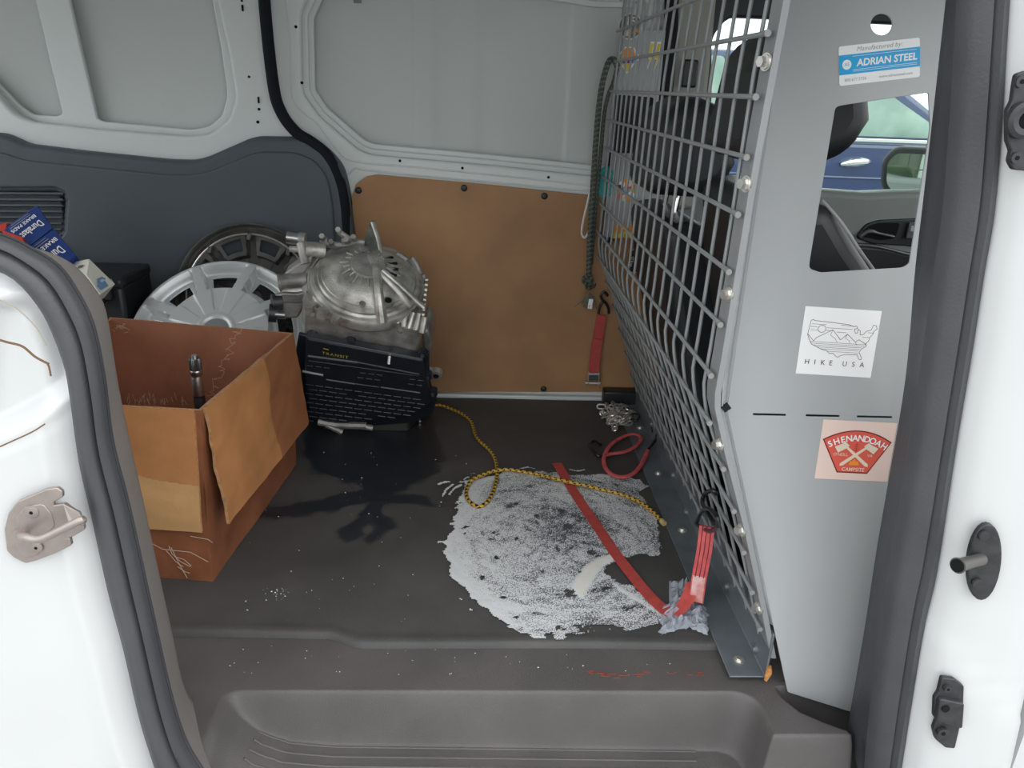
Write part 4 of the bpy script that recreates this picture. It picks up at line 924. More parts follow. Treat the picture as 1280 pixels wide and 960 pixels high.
# ---- drive shaft standing in the box
p0, p1 = UY(243, 446, 1.60), UY(243, 508, 1.60)
t = thing('drive_shaft', 'short steel drive shaft with splined tip standing in the cardboard box', 'shaft', (p0.x, 1.60, .006))
M = frame((p0.x, 1.60, 0), (1, 0, 0), (0, 1, 0)); zt = p0.z; r = .0128
b = MB(); b.lathe([(r * .9, .008), (r * .95, p1.z), (r, p1.z + .018), (r * .93, p1.z + .020), (r * .93, p1.z + .026), (r * 1.0, p1.z + .028)], M, BLACKPL, 20); b.lathe([(0, .008), (r * .9, .008)], M, BLACKPL, 20); b.build('shaft', t)
b = MB(); b.lathe([(r, p1.z + .028), (r, zt - .048), (r * .9, zt - .045), (r * .9, zt - .041), (r, zt - .039), (r, zt - .032), (r * .93, zt - .030)], M, STEEL, 24); b.build('polished_collar', t)
b = MB(); n = 22; vs = []; 
for z, k in ((zt - .030, 1), (zt - .006, 1), (zt - .003, .9)):
    for i in range(2 * n): a = math.pi * i / n; q = r * k * (1.02 if i % 2 else .93); vs.append((q * math.cos(a), q * math.sin(a), z))
m_ = 2 * n; fs = [(i, (i + 1) % m_, m_ + (i + 1) % m_, m_ + i) for i in range(m_)] + [(m_ + i, m_ + (i + 1) % m_, 2 * m_ + (i + 1) % m_, 2 * m_ + i) for i in range(m_)] + [tuple(range(2 * m_, 3 * m_))]
b.add(vs, fs, mat('dark_spline_steel', (.16, .16, .165), .35, metal=.9), M); b.build('spline', t, smooth=20)
b = MB(); b.lathe([(r * .55, zt - .003), (r * .5, zt + .004), (0, zt + .005)], M, STEEL, 16); b.build('tip', t)

# ---- wheel covers
def wheel_cover(name, label, c, nrm, spin, Rr, m, grp=None, rim=None, n_=9):
    nrm = Vector(nrm).normalized(); x = Vector((1, 0, 0)); M = frame(c, x, nrm.cross(x)); M = M @ Matrix.Rotation(spin, 4, 'Z')
    na, nr = 9 * 40, 64; TH = np.linspace(0, 2 * np.pi, na, endpoint=False); RR = np.concatenate([np.linspace(.10, 1, nr)])
    T, Q = np.meshgrid(TH, RR); sec = 2 * np.pi / n_; d = (T + sec / 2) % sec - sec / 2
    h = .026 * (1 - Q ** 2.6) + .016
    hw = .225 + .13 * (Q - .5); inp = sstep(.022, 0, np.abs(d) - hw) * sstep(.555, .585, Q) * sstep(.955, .935, Q)
    h = h - inp * (.005 + .023 * sstep(.95, .84, Q))
    gro = np.exp(-((np.abs(d) - (.125 + .05 * Q)) / .012) ** 2) * sstep(.26, .34, Q) * sstep(.60, .52, Q); h = h - .0028 * gro
    ridge = sstep(.03, .0, np.abs(d) - (.10 + .045 * Q)) * sstep(.22, .3, Q) * sstep(.62, .5, Q); h = h - .003 * ridge
    h = h - .030 * sstep(.975, 1.0, Q); h = h + .003 * sstep(.22, .20, Q) - .004 * sstep(.17, .16, Q)
    hole = (np.abs(d) < .185) & (Q > .635) & (Q < .80)
    vs = np.stack([Q * Rr * np.cos(T), Q * Rr * np.sin(T), h * Rr / .21], -1).reshape(-1, 3).tolist(); fs = []
    for i in range(nr - 1):
        for k in range(na):
            l = (k + 1) % na
            if hole[i, k] and hole[i + 1, l] and hole[i, l] and hole[i + 1, k]: continue
            fs.append((i * na + k, i * na + l, (i + 1) * na + l, (i + 1) * na + k))
    t = thing(name, label, 'wheel cover', c, grp)
    b = MB(); b.add(vs, fs, m, M); o = b.build('face', t, smooth=60, solid=.0025)
    b = MB(); k_ = Rr / .21; b.lathe([(0, .044 * k_), (.025 * k_, .044 * k_), (.0295 * k_, .043 * k_), (.031 * k_, .036 * k_)], M, mat('grey_cover_cap', (.30, .31, .31), .35, metal=.4), 28); b.build('centre_cap', t)
    if rim:
        b = MB(); b.tube([M @ Vector((Rr * .86 * math.cos(a), Rr * .86 * math.sin(a), -.012)) for a in np.linspace(0, 2 * np.pi, 60, endpoint=False)], .0028, ZINC, 6, closed=True); b.build('spring_ring', t)
        for i in range(n_):
            a = (i + .5) * sec; p = M @ Vector((Rr * .80 * math.cos(a), Rr * .80 * math.sin(a), -.012)); b = MB(); b.box((Rr * .82 * math.cos(a), Rr * .82 * math.sin(a), -.008), (.012, .02, .03), m, M); b.build('clip', t, bevel=.002)
    return t
wheel_cover('wheel_cover', 'silver wheel cover lying face up behind the cardboard box', UY(276, 423, 2.085), (.10, -.69, .71), R(95), .250, HUBS)
wheel_cover('wheel_cover', 'dark grubby wheel cover showing its back, leaning on charcoal lining', UY(314, 372, 2.275), (-.05, .95, -.27), R(10), .218, HUBD, rim=True)

# ---- clutter on the left behind the pillar
t = thing('tool_case', 'black plastic tool case behind the white carton', 'case', (-1.0, 2.16, 0))
c = UY(150, 345, 2.25); 
b = MB(); b.box((c.x - .03, 2.20, c.z / 2 + .01), (.20, .20, c.z), BLACKPL); b.build('body', t, bevel=.012)
b = MB(); b.box((c.x - .03, 2.195, c.z + .015), (.206, .205, .03), BLACKPL); b.build('lid', t, bevel=.008)
for dx in (.0, .06, .11): b = MB(); b.box((c.x - .08 + dx, 2.092, c.z - .005), (.03, .012, .05), BLACKPL); b.build('latch', t, bevel=.003)
b = MB(); b.tube(catmull([(c.x - .10, 2.09, c.z - .03), (c.x - .09, 2.055, c.z - .04), (c.x + .01, 2.055, c.z - .04), (c.x + .02, 2.09, c.z - .03)], 6), .008, BLACKPL, 8); b.build('handle', t)
def carton(name, label, quad, depth, m, group=None, base=None):
    P = [Vector(p) for p in quad]; n = (P[1] - P[0]).cross(P[3] - P[0]).normalized()
    if n.dot(CAM - P[0]) < 0: n = -n
    t = thing(name, label, 'box', base or (P[0] + P[2]) / 2 - n * depth, group)
    b = MB(); b.hexa([p - n * depth for p in P], P, m); o = b.build('carton', t, bevel=.002)
    xx, yy = P[1] - P[0], P[3] - P[0]; M = frame((P[0] + P[2]) / 2 + n * .0012, xx, yy)
    if M.col[2].to_3d().dot(n) < 0: M = frame((P[0] + P[2]) / 2 + n * .0012, -xx, yy)
    return t, M, xx.length, yy.length
# blue box: two printed faces; the words read from the far side, so they stand upside down here
pl_p, pl_n = UY(60, 290, 2.12), Vector((.10, -.72, .68))
def onp(x, y): return UP(x, y, pl_p, pl_n)
def blue(name, label, tl, tr, br_, bl, grp):
    t, M, w, h = carton(name, label, [onp(*bl), onp(*br_), onp(*tr), onp(*tl)], .05, SBLUE, grp)
    Mi = M @ Matrix.Rotation(math.pi, 4, 'Z'); b = MB()
    words(b, 'Duralast', h * .36, SW, Mi, -w * .05, h * .10, .0006, bold=.0006, sx=min(1.0, w / (h * 1.65)) * .80)
    words(b, 'BRAKE PADS', h * .17, SW, Mi, -w * .02, -h * .22, .0006, bold=.0003, sx=.9)
    stroke(b, [(-w * .3, -h * .34), (w * .3, -h * .34)], .0016, SILV, Mi, .0006); stroke(b, [(-w * .28, -h * .41), (w * .22, -h * .41)], .0012, SILV, Mi, .0006)
    b.build('printed_lettering', t, smooth=0); return t
blue('parts_box', 'blue brake part box, upper of the two, against the vent grille', (4, 287), (46, 256), (66, 285), (24, 316), None)
blue('parts_box', 'blue brake part box, lower of the two, with red corner', (25, 317), (67, 286), (95, 319), (53, 352), None)
t, M, w, h = carton('parts_box', 'red box tucked under the upper blue box at the pillar', [onp(-30, 312), onp(4, 300), onp(9, 278), onp(-26, 286)], .03, SREDBOX)
b = MB(); plane(b, rect(w * .3, h * .5, w * .1, 0), SILV, M, .0006); plane(b, rect(w * .16, h * .3, w * .3, -h * .1), SK, M, .0008); b.build('printed_panel', t, smooth=0)
pl_p2 = UY(20, 305, 2.05)
onq = lambda x, y: UP(x, y, pl_p2, pl_n)
t, M, w, h = carton('parts_box', 'small red and grey box in front of the lower blue box', [onq(4, 322), onq(36, 322), onq(28, 296), onq(4, 288)], .04, SREDBOX)
b = MB(); plane(b, rect(w * .3, h * .3, -w * .1, h * .1), SILV, M, .0006); b.build('printed_panel', t, smooth=0)
# white carton with a blue car picture
P = [UY(108, 343, 2.0), UY(125, 368, 1.97), UY(144, 355, 2.02), UY(112, 324, 2.06)]
t = thing('picture_carton', 'white carton printed with small blue car, beside the tool case', 'box', (P[0] + P[2]) / 2 + Vector((-.04, .03, -.06)))
n = (P[1] - P[0]).cross(P[3] - P[0]).normalized(); n = n if n.dot(CAM - P[0]) > 0 else -n
Q4 = [P[0], P[1], P[2], P[3]]
back = [p + Vector((-.07, .02, .0)) - n * .0 for p in Q4]
b = MB(); b.hexa([p - n * .055 for p in Q4], Q4, CARTON); b.build('carton', t, bevel=.001)
M = frame((P[0] + P[2]) / 2 + n * .0015, P[1] - P[0], P[3] - P[0]); 
if M.col[2].to_3d().dot(n) < 0: M = frame((P[0] + P[2]) / 2 + n * .0015, P[3] - P[0], P[1] - P[0])
b = MB(); q = M.inverted() @ UP(128, 356, P[0] + n * .0015, n)
sh = flat('picture_blue', (.18, .30, .50)); ex = M.inverted().to_3x3() @ (P[2] - P[1]).normalized(); ey = M.inverted().to_3x3() @ (P[3] - P[2]).normalized()
plane(b, [tuple((q + ex * a + ey * c)[:2]) for a, c in ((-.030, -.014), (.032, -.014), (.034, .0), (.019, .006), (.008, .018), (-.014, .018), (-.025, .004), (-.032, .0))], sh, M, .0006)
plane(b, [tuple((q + ex * a + ey * c)[:2]) for a, c in ((-.010, .004), (.010, .004), (.004, .011), (-.008, .011))], flat('picture_pale', (.55, .62, .66)), M, .0008); b.build('printed_picture', t, smooth=0)
P = [UY(88, 328, 2.10), UY(111, 323.5, 2.08), UY(106, 341, 2.03), UY(92, 345, 2.03)]
n = (P[1] - P[0]).cross(P[3] - P[0]).normalized(); n = n if n.dot(CAM - P[0]) > 0 else -n
t = thing('label_carton', 'grey-edged carton with barcode label below the blue boxes', 'box', P[0] + Vector((0, .03, -.05)))
b = MB(); b.hexa([p - n * .05 for p in P], P, CARTON); b.build('carton', t, bevel=.001)
b = MB(); ctr = (P[0] + P[1] + P[2] + P[3]) / 4 + n * .0012; M = frame(ctr, P[1] - P[0], P[0] - P[3])
for k in range(6): plane(b, rect(.0012 + .0006 * (k % 3), .012, .002 + .0032 * k - .006, 0), SK, M, .0005)
b.build('printed_barcode', t, smooth=0)
P = [UY(86, 326, 2.12), UY(112, 321, 2.10), UY(112, 324, 2.08), UY(88, 329, 2.10)]
# ---- transmission, lying tipped towards the door on its end
tr = thing('transmission', 'bare cast aluminium transmission with black oil pan beside cardboard box', 'transmission', (-.34, 2.2, 0))
O = UY(459, 349, 1.985)
tu = Vector((.985, .04, -.155)).normalized(); tv = Vector((.10, -.49, .86)); tv = (tv - tu * tv.dot(tu)).normalized(); tw = tu.cross(tv).normalized()
TM = Matrix(((tu.x, tv.x, tw.x, O.x), (tu.y, tv.y, tw.y, O.y), (tu.z, tv.z, tw.z, O.z), (0, 0, 0, 1))); TI = TM.inverted()
def tl(px, py, v=None, w=None):       # local point where the view ray meets the plane v = const (cover) or w = const (pan)
    q = UP(px, py, O + tv * v, tv) if v is not None else UP(px, py, O + tw * w, tw)
    return TI @ q
def T(u, v, w): return TM @ Vector((u, v, w))
AX = TM @ Matrix(((1, 0, 0, 0), (0, 0, 1, 0), (0, -1, 0, 0), (0, 0, 0, 1)))    # local Z = transmission axis (v), local Y = -w
WP = .120
case = MB()
cross = [(-.150, WP - .02), (-.135, WP), (.145, WP), (.160, WP - .02), (.165, .02), (.15, -.09), (.10, -.15), (-.02, -.17), (-.12, -.13), (-.155, -.05)]
def ring(v, k, ox=0): return [T(u * k + ox, v, w * (k if w < 0 else 1)) for u, w in cross]
case.loft([ring(-.035, .97), ring(-.055, 1.0), ring(-.20, 1.0), ring(-.34, 1.02), ring(-.38, .96), ring(-.40, .7)], ALU, closed=True)
case.add(ring(-.035, .97), [tuple(range(10))[::-1]], ALU); case.add(ring(-.40, .7), [tuple(range(10))], ALUD)
case.build('case', tr, bevel=.006)
b = MB(); b.lathe([(.146, -.045), (.152, -.034), (.152, -.014), (.149, -.008), (.144, -.006), (.141, .002), (.135, .006), (.128, .006), (.125, .012), (.118, .015), (.1165, .018), (.096, .029), (.094, .0315), (.070, .043), (.055, .0465), (.045, .0475), (.043, .052), (.025, .053), (.0, .053)], AX, ALU, 64)
cov = b.build('end_cover', tr, smooth=28)
def cover_z(r): 
    pr = [(0, .053), (.043, .052), (.07, .043), (.095, .030), (.118, .016), (.141, .002), (.154, -.012)]
    return float(np.interp(r, [p[0] for p in pr], [p[1] for p in pr]))
for k in range(22):                        # short raised ribs round the middle of the cover
    a = k * 2 * math.pi / 22; c_, s_ = math.cos(a), math.sin(a)
    r0, r1 = (.050, .072) if k % 2 else (.047, .062)
    b = MB(); b.tube([AX @ Vector((c_ * r0, s_ * r0, cover_z(r0) + .001)), AX @ Vector((c_ * r1, s_ * r1, cover_z(r1) + .001))], .0028, ALU, 6); b.build('rib', cov)
for k in range(9):                         # open webbing on the right of the cover
    a = R(-38 + 11 * k); c_, s_ = math.cos(a), math.sin(a); b = MB()
    b.tube([AX @ Vector((c_ * .045, s_ * .045, cover_z(.045) + .003)), AX @ Vector((c_ * .085, s_ * .085, cover_z(.085) + .002))], .0022, ALU, 6); b.build('rib', cov)
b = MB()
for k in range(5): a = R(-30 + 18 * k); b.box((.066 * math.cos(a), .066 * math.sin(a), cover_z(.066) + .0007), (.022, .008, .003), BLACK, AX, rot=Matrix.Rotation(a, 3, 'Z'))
b.build('painted_recess_shade', cov)  # black blocks stand in for shade in the cover recesses
def rod(pts, r, m, name, parent=tr, seg=10, flat_=1):
    b = MB(); b.tube([TM @ Vector(p) for p in pts], r, m, seg, flat=flat_); return b.build(name, parent)
def cv(px, py, dz=0): 
    p = tl(px, py, v=.02); z = cover_z(math.hypot(p.x, p.z)) + dz; p = tl(px, py, v=z); return Vector((p.x, z, p.z))
rod([cv(470, 334, .006), cv(472, 352, .008), cv(474, 375, .008), cv(476, 392, .006), cv(477, 402, .0)], [.011, .0105, .0125, .015, .016], ALU, 'cast_arm', cov)
rod([cv(478, 338, .004), cv(500, 357, .006), cv(518, 374, .006), cv(530, 385, .0)], [.0075, .008, .0085, .008], ALU, 'cast_arm', cov)
rod([cv(475, 342, .004), cv(495, 362, .006), cv(512, 382, .005)], [.007, .010, .012], ALU, 'cast_arm', cov)
rod([cv(455, 312, .004), cv(468, 330, .007)], [.006, .008], ALU, 'cast_arm', cov)
b = MB(); c = cv(485, 378, .004); b.cyl(T(*(c - Vector((0, .006, 0)))), T(*(c + Vector((0, .007, 0)))), .014, ALU, 18); b.build('port_boss', cov)
b = MB(); b.cyl(T(*(c + Vector((0, .006, 0)))), T(*(c + Vector((0, .0085, 0)))), .009, HOLE, 18); b.build('port', cov)
b = MB(); c = cv(453, 381, .001); b.cyl(T(*c), T(c.x, c.y + .006, c.z), .008, ALU, 14); b.build('plug', cov)
b = MB(); c = cv(469, 333, .004); b.cyl(T(*c), T(c.x, c.y + .007, c.z), .011, ALU, 14); b.build('plug', cov)
# pouring fin at the back
fb = [cv(452, 314), cv(476, 322)]
p_top = UY(466, 278, TM.translation.y + .085); ptl = TI @ p_top
b = MB(); a0, a1 = T(*cv(453, 308)), T(*cv(474, 318)); mid_ = T(*cv(470, 330))
b.hexa([a0, a1, a1 + tw * -.02, a0 + tw * -.02], [p_top + tu * -.006, p_top + tu * .006, p_top + tu * .006 + tw * -.010, p_top + tu * -.006 + tw * -.010], mat('greenish_bracket_steel', (.10, .105, .09), .45, metal=.4, var=.3, vscale=50)); b.build('lifting_bracket', tr, bevel=.003)
b = MB(); b.tube([p_top, a1.lerp(p_top, .5) + tu * .006, a1 + tu * .006, mid_], [.0065, .006, .006, .007], ALU, 8); b.build('bracket_web', tr)
# bosses along the lower right of the cover
for x0, y0, x1, y1, r in ((486, 390, 482, 406, .0085), (499, 392, 496, 405, .008), (507, 391, 504, 409, .0075), (517, 391, 511, 411, .007), (524, 392, 519, 413, .0075), (531, 396, 527, 416, .008)):
    rod([tl(x0, y0, v=-.012), tl(x1, y1, w=WP - .004)], [r, r * 1.15], ALU, 'boss')
for x0, y0, r in ((392, 372, .018), (386, 388, .016), (402, 395, .014), (420, 402, .013), (398, 366, .012)):
    p = tl(x0, y0, v=-.03); b = MB(); b.cyl(T(*p), T(p.x, p.y + .022, p.z), r, ALU, 12, r * .8); b.build('boss', tr)
for x0, y0 in ((391, 396), (421, 400), (500, 415), (408, 392)):
    p = tl(x0, y0, v=-.01); b = MB(); b.cyl(T(*p), T(p.x, p.y + .008, p.z), .0068, ALUD, 6); b.build('case_bolt', tr)
# solenoids, levers and brackets on the left
def cylpx(a, c, ya, yc, r, m, name, r2=None, parent=tr):
    b = MB(); p, q = UY(*a, ya), UY(*c, yc); b.cyl(p, q, r, m, 18, r2); return b.build(name, parent)
cylpx((359, 297), (374, 299), 2.03, 2.03, .0155, STEEL, 'solenoid'); cylpx((374, 299), (382, 300), 2.03, 2.03, .0185, ALUD, 'solenoid_flange')
cylpx((381, 311), (405, 313), 2.0, 2.02, .020, ALU, 'connector'); cylpx((362, 311), (380, 312), 2.01, 2.01, .0085, ALUD, 'connector_pin')
cylpx((376, 304), (382, 330), 2.01, 1.99, .012, ALUD, 'lever_post')
for pts, r in (([(400, 302), (415, 306), (432, 307), (446, 303), (456, 304)], .010), ([(424, 290), (434, 297), (450, 304)], .008), ([(402, 297), (408, 302)], .010), ([(428, 302), (440, 300)], .011)):
    b = MB(); b.tube(catmull([UY(x, y, 2.06) for x, y in pts], 4), r, ALUD, 8); b.build('linkage', tr)
for x, y in ((404, 298), (424, 290), (434, 302), (415, 305), (380, 322), (443, 299)):
    b = MB(); p = UY(x, y, 2.045); b.cyl(p, p + Vector((0, -.018, .010)), .0075, ZINC if x in (404, 424) else ALUD, 6); b.build('linkage_bolt', tr)
b = MB(); p = [UY(x, y, 1.99) for x, y in ((391, 318), (389, 330), (380, 343), (356, 347), (355, 342), (366, 334))]; b.prism(p, (0, .05, .01), ALUD); b.build('mount_arm', tr, bevel=.005)
cylpx((351, 353), (384, 350), 1.985, 1.995, .0215, ALUD, 'mount_bush'); cylpx((353, 366), (382, 363), 1.98, 1.99, .016, ALU, 'mount_bush'); cylpx((349, 354), (353, 353.5), 1.984, 1.985, .0235, ALUD, 'bush_flange')
b = MB(); p = [UY(x, y, 1.975) for x, y in ((354, 370), (381, 368), (380, 384), (372, 398), (356, 399), (346, 388))]; b.prism(p, (0, .05, .01), ALUD); b.build('mount_arm', tr, bevel=.006)
cylpx((340, 378), (352, 377), 1.955, 1.965, .022, BLACKPL, 'mount_socket'); cylpx((342, 393), (357, 394.5), 1.945, 1.945, .0095, STEEL, 'mount_stud'); cylpx((336, 391), (346, 392), 1.955, 1.96, .024, BLACKPL, 'mount_socket')
b = MB(); p = [UY(345, 374, 1.96), UY(356, 371, 1.965), UY(372, 372, 1.97), UY(388, 368, 1.985)]; b.ribbon(p, (0, -.4, .9), .030, .012, ALUD); b.build('mount_plate', tr, bevel=.003)
b = MB(); b.tube([UY(384, 385, 1.975), UY(386, 362, 1.985), UY(390, 338, 2.01), UY(402, 320, 2.04)], [.014, .020, .022, .016], ALUD, 8); b.build('case_rib', tr)
b = MB(); p = [UY(x, y, 1.97) for x, y in ((384, 361), (404, 360), (410, 376), (400, 382), (386, 380))]; b.prism(p, (0, .04, .01), ALU); b.build('case_pad', tr, bevel=.006)
b = MB(); p = [UY(x, y, 1.96) for x, y in ((386, 385), (424, 390), (425, 399), (386, 396))]; b.prism(p, (0, .04, .01), ALUD); b.build('case_pad', tr, bevel=.005)
# right-hand lugs
for pts, r in (([(514, 322), (520, 330), (524, 342)], .009), ([(516, 326), (519, 340)], .008), ([(528, 343), (531, 352)], .010), ([(496, 317), (508, 325)], .009)):
    b = MB(); b.tube([UY(x, y, 2.06) for x, y in pts], r, ALUD, 8); b.build('lug', tr)
for k in range(8):
    p = tl(531.5 - .7 * k, 350 + 6.2 * k, v=-.02); b = MB(); b.cyl(T(*p), T(p.x + .008, p.y, p.z), .006, ALU, 8); b.build('edge_tooth', tr)
b = MB(); p = [tl(535, 413, w=.04), tl(541, 426, w=.04), tl(538, 447, w=.04), tl(528, 442, w=.04), tl(528, 414, w=.04)]; b.prism([T(*q) for q in p], tw * -.10, ALUD); b.build('case_flange', tr, bevel=.008)
b = MB(); c = tl(545, 470, w=.05); b.cyl(T(*c), T(c.x, c.y, c.z - .02), .017, ALUD, 16); b.cyl(T(*(c - Vector((.018, 0, 0)))), T(c.x - .02, c.y, c.z - .02), .014, ALUD, 12); lug = b.build('mounting_ear', tr)
b = MB(); b.cyl(T(c.x, c.y, c.z + .0005), T(c.x, c.y, c.z + .0015), .0085, HOLE, 14); b.build('ear_hole', lug)
# ---- oil pan
pc = [tl(x, y, w=WP) for x, y in ((374, 414), (392, 418), (430, 424), (442, 424), (480, 432), (494, 432), (530, 441), (537, 436), (537, 468), (541, 485), (547, 496), (541, 515), (510, 525), (420, 533), (384, 528), (376, 500), (372, 470), (370, 440))]
b = MB(); b.prism([T(p.x, p.y, WP) for p in pc], tw * .012, PAN); pan_ = b.build('oil_pan', tr, bevel=.003); lab(pan_, 'black ribbed oil pan')
pc2 = [tl(x, y, w=WP + .03) for x, y in ((381, 421), (530, 449), (533, 470), (541, 503), (520, 518), (420, 531), (386, 522), (380, 470))]
def shr(P_, k): cc = sum((Vector((p.x, p.y, 0)) for p in P_), Vector()) / len(P_); return [Vector((cc.x + (p.x - cc.x) * k, cc.y + (p.y - cc.y) * k, 0)) for p in P_]
s1_, s2_ = shr(pc2, .99), shr(pc2, .955)
b = MB(); b.loft([[T(p.x, p.y, WP + .010) for p in s1_], [T(p.x, p.y, WP + .028) for p in s1_], [T(p.x, p.y, WP + .032) for p in s2_]], PAN, closed=True); b.add([T(p.x, p.y, WP + .032) for p in s2_], [tuple(range(len(s2_)))], PAN); b.build('pan_face', pan_, bevel=.002)
def panpt(px, py, h=.033): return T(*tl(px, py, w=WP + h))
GREYRIB = mat('worn_pan_rib', (.075, .078, .082), .35, metal=.2)
def prib(x0, y0, x1, y1, r=.0026, m=PAN): b = MB(); b.tube([panpt(x0, y0), panpt(x1, y1)], r, m, 6, flat=.9); return b.build('rib', pan_)
prib(385, 445, 447, 453, .0042, GREYRIB); prib(447, 453, 524, 468, .0036, PAN); prib(386, 451, 524, 470, .002)
prib(378, 464, 404, 469, .0042, mat('scraped_pan_rib', (.22, .22, .22), .4, metal=.4)); prib(408, 474.5, 444, 480, .0028, GREYRIB); prib(445, 480, 474, 484, .0026); prib(476, 484, 525, 491, .0026, GREYRIB)
rnd = random.Random(8)
for k in range(9):                         # rows of short ribs in a brick pattern
    y0 = 480.5 + 5.6 * k; x = 382 + (k % 2) * 5
    while x < 528 - k * 3.2:
        w_ = 9.5; yy_ = y0 + (x - 382) * (.135 - .002 * k); 
        if yy_ < 519 + (530 - x) * .07 and rnd.random() > .06: prib(x, yy_, x + w_, yy_ + w_ * .13, .0021)
        x += 12.2
for y0, xa, xb in ((457, 384, 412), (466, 450, 478), (472, 447, 476), (474, 512, 527), (480, 510, 527)):
    x = xa
    while x < xb: prib(x, y0 + (x - xa) * .12, x + 7, y0 + (x + 7 - xa) * .12, .0018); x += 10.5
for x, y in ((390, 421), (438, 429), (528, 443), (534, 470), (541, 491)):
    b = MB(); p = tl(x, y, w=WP + .013); b.cyl(T(p.x, p.y, WP + .0), T(p.x, p.y, WP + .018), .0135, PAN, 14); b.cyl(T(p.x, p.y, WP + .017), T(p.x, p.y, WP + .024), .0058, GREYRIB, 6); b.build('pan_bolt', pan_)
b = MB(); p = tl(488, 438, w=WP + .013); b.cyl(T(p.x, p.y, WP + .008), T(p.x, p.y, WP + .020), .0095, PAN, 14); b.cyl(T(p.x, p.y, WP + .018), T(p.x, p.y - .002, WP + .030), .0075, ZINC, 12); b.cyl(T(p.x, p.y, WP + .026), T(p.x + .001, p.y - .018, WP + .046), .0042, ZINC, 8); o = b.build('pan_bolt', pan_); lab(o, 'loose bright bolt')
b = MB(); M = frame(panpt(419, 444, .0335), tu, tv); words(b, 'TRANSIT', .0145, flat('paint_marker_yellow', (.50, .40, .05)), M, 0, 0, .0004, rot=-.04, space=1.25); stroke(b, [(-.030, .020), (-.018, .018)], .003, flat('paint_marker_yellow', (.7, .5, .1)), M, .0004); lab(b.build('painted_lettering', pan_, smooth=0), 'yellow hand-painted word')
b = MB(); p = tl(443, 414, w=WP + .004); M = frame(T(p.x, p.y, WP + .0012), tu, tv); plane(b, rect(.013, .030), mat('case_label', (.30, .29, .27), .5), M); 
for k in range(4): stroke(b, [(-.004, -.010 + .007 * k), (.004, -.010 + .007 * k)], .002, SK, M, .0008)
b.build('cast_mark', tr, smooth=0)
# lower bell part under the pan, reaching the mat
for pts, r in (([(398, 527), (420, 531), (458, 532)], .011), ([(408, 530), (428, 540)], .010), ([(440, 531), (466, 535)], .009)):
    b = MB(); b.tube([UY(x, y, 2.075) for x, y in pts], r, ALUD, 8); b.build('bell_rib', tr)
b = MB(); fb_ = [(-.45, 2.10), (-.20, 2.10), (-.16, 2.24), (-.24, 2.335), (-.42, 2.335), (-.49, 2.24)]
BELL = mat('dark_bell_housing', (.035, .034, .032), .45, metal=.2)  # housing in a much darker grey than the case
b.loft([[Vector((x, y, .002)) for x, y in fb_], [Vector((x, y, .03)) for x, y in fb_], [Vector((x * .96 - .012, y * .96 + .075, .16)) for x, y in fb_]], BELL, closed=True); b.add([Vector((x, y, .002)) for x, y in fb_], [tuple(range(6))[::-1]], BELL); b.build('bell_housing', tr, bevel=.006)
# loose bolt on the mat
t = thing('loose_bolt', 'small bright bolt lying on the mat by the black oil pan', 'bolt', UZ(523, 521, 0))
a, c = UZ(523, 518, .006), UZ(525, 527, .004); b = MB(); b.cyl(a, c, .0032, ZINC, 8); b.build('shank', t); b = MB(); b.cyl(a, a + (a - c).normalized() * .006, .0062, ZINC, 6); b.build('head', t)

# ================================================================== ROPES AND STRAPS
rp = [(540, 506), (552, 507), (566, 512), (580, 519), (588, 526), (592, 535), (594, 543), (600, 552), (610, 561), (618, 572), (621, 585), (621, 597), (618, 610), (613, 622), (606, 630), (597, 633), (588, 628), (583, 620), (584, 610), (590, 602), (602, 596), (618, 590.5), (636, 589), (654, 590), (676, 594), (702, 603), (720, 607), (748, 611), (776, 618), (800, 628), (816, 640), (828, 652)]
pts = [UZ(x, y, .0078) for x, y in rp]
for i, p in enumerate(pts):
    p.z += .0045 if 19 <= i <= 22 else 0
    if i in (25, 26): p.z += .006
b = MB(); P = catmull(pts, 10); b.tube(P, [.0050 + .0003 * math.sin(k * 1.6) for k in range(len(P))], ROPE, 10)
ro_ = thing('rope', 'yellow and black braided rope looped on the mat by the powder', 'rope', tuple(pts[0]))
b.build('cord', ro_); b = MB(); e = pts[-1]; d = (pts[-1] - pts[-2]).normalized(); b.cyl(e - d * .004, e + d * .010, .0068, flat('frayed_tan', (.55, .40, .18)), 10); b.build('burnt_tip', ro_)

t = thing('red_strap', 'red webbing strap running from the mat up to the mesh hook', 'strap', tuple(UZ(830, 766)))
ctr = [(696, 579), (712, 606), (730, 634), (748, 660), (768, 690), (788, 716), (805, 737), (820, 753), (831, 762), (840, 766), (848, 764), (855, 756), (861, 745), (866, 730)]
zz = [.0055, .006, .0065, .006, .006, .006, .006, .007, .009, .013, .018, .026, .036, .05]
sd = [UZ(x + 9, y - 4) - UZ(x - 9, y + 4) for x, y in ((700, 600),)][0].normalized()
sides = [sd] * 8 + [sd.lerp(Vector((.2, .9, .5)), k / 5).normalized() for k in range(1, 7)]
pp3 = [UZ(x, y, z) for (x, y), z in zip(ctr, zz)]
b = MB(); b.ribbon(catmull(pp3, 4), [sides[min(i // 4, 13)].lerp(sides[min(i // 4 + 1, 13)], (i % 4) / 4) for i in range(4 * 13 + 1)], .026, .0016, RED); b.build('webbing', t)
def lowmesh(px, py, off=.012):           # a point in front of the lower, leaning half of the mesh
    nn = Vector((-.948, 0, -.318)); p0 = Vector((bx_at(.3), 1.3, .3)) + nn * off; return UP(px, py, p0, nn)
h1 = lowmesh(884, 658, .03); hb_ = UX(870, 752, h1.x - .002); 
sd2 = Vector((.94, -.33, 0))
mid1 = UX(880, 690, h1.x - .001); mid2 = UX(874, 722, h1.x - .002)
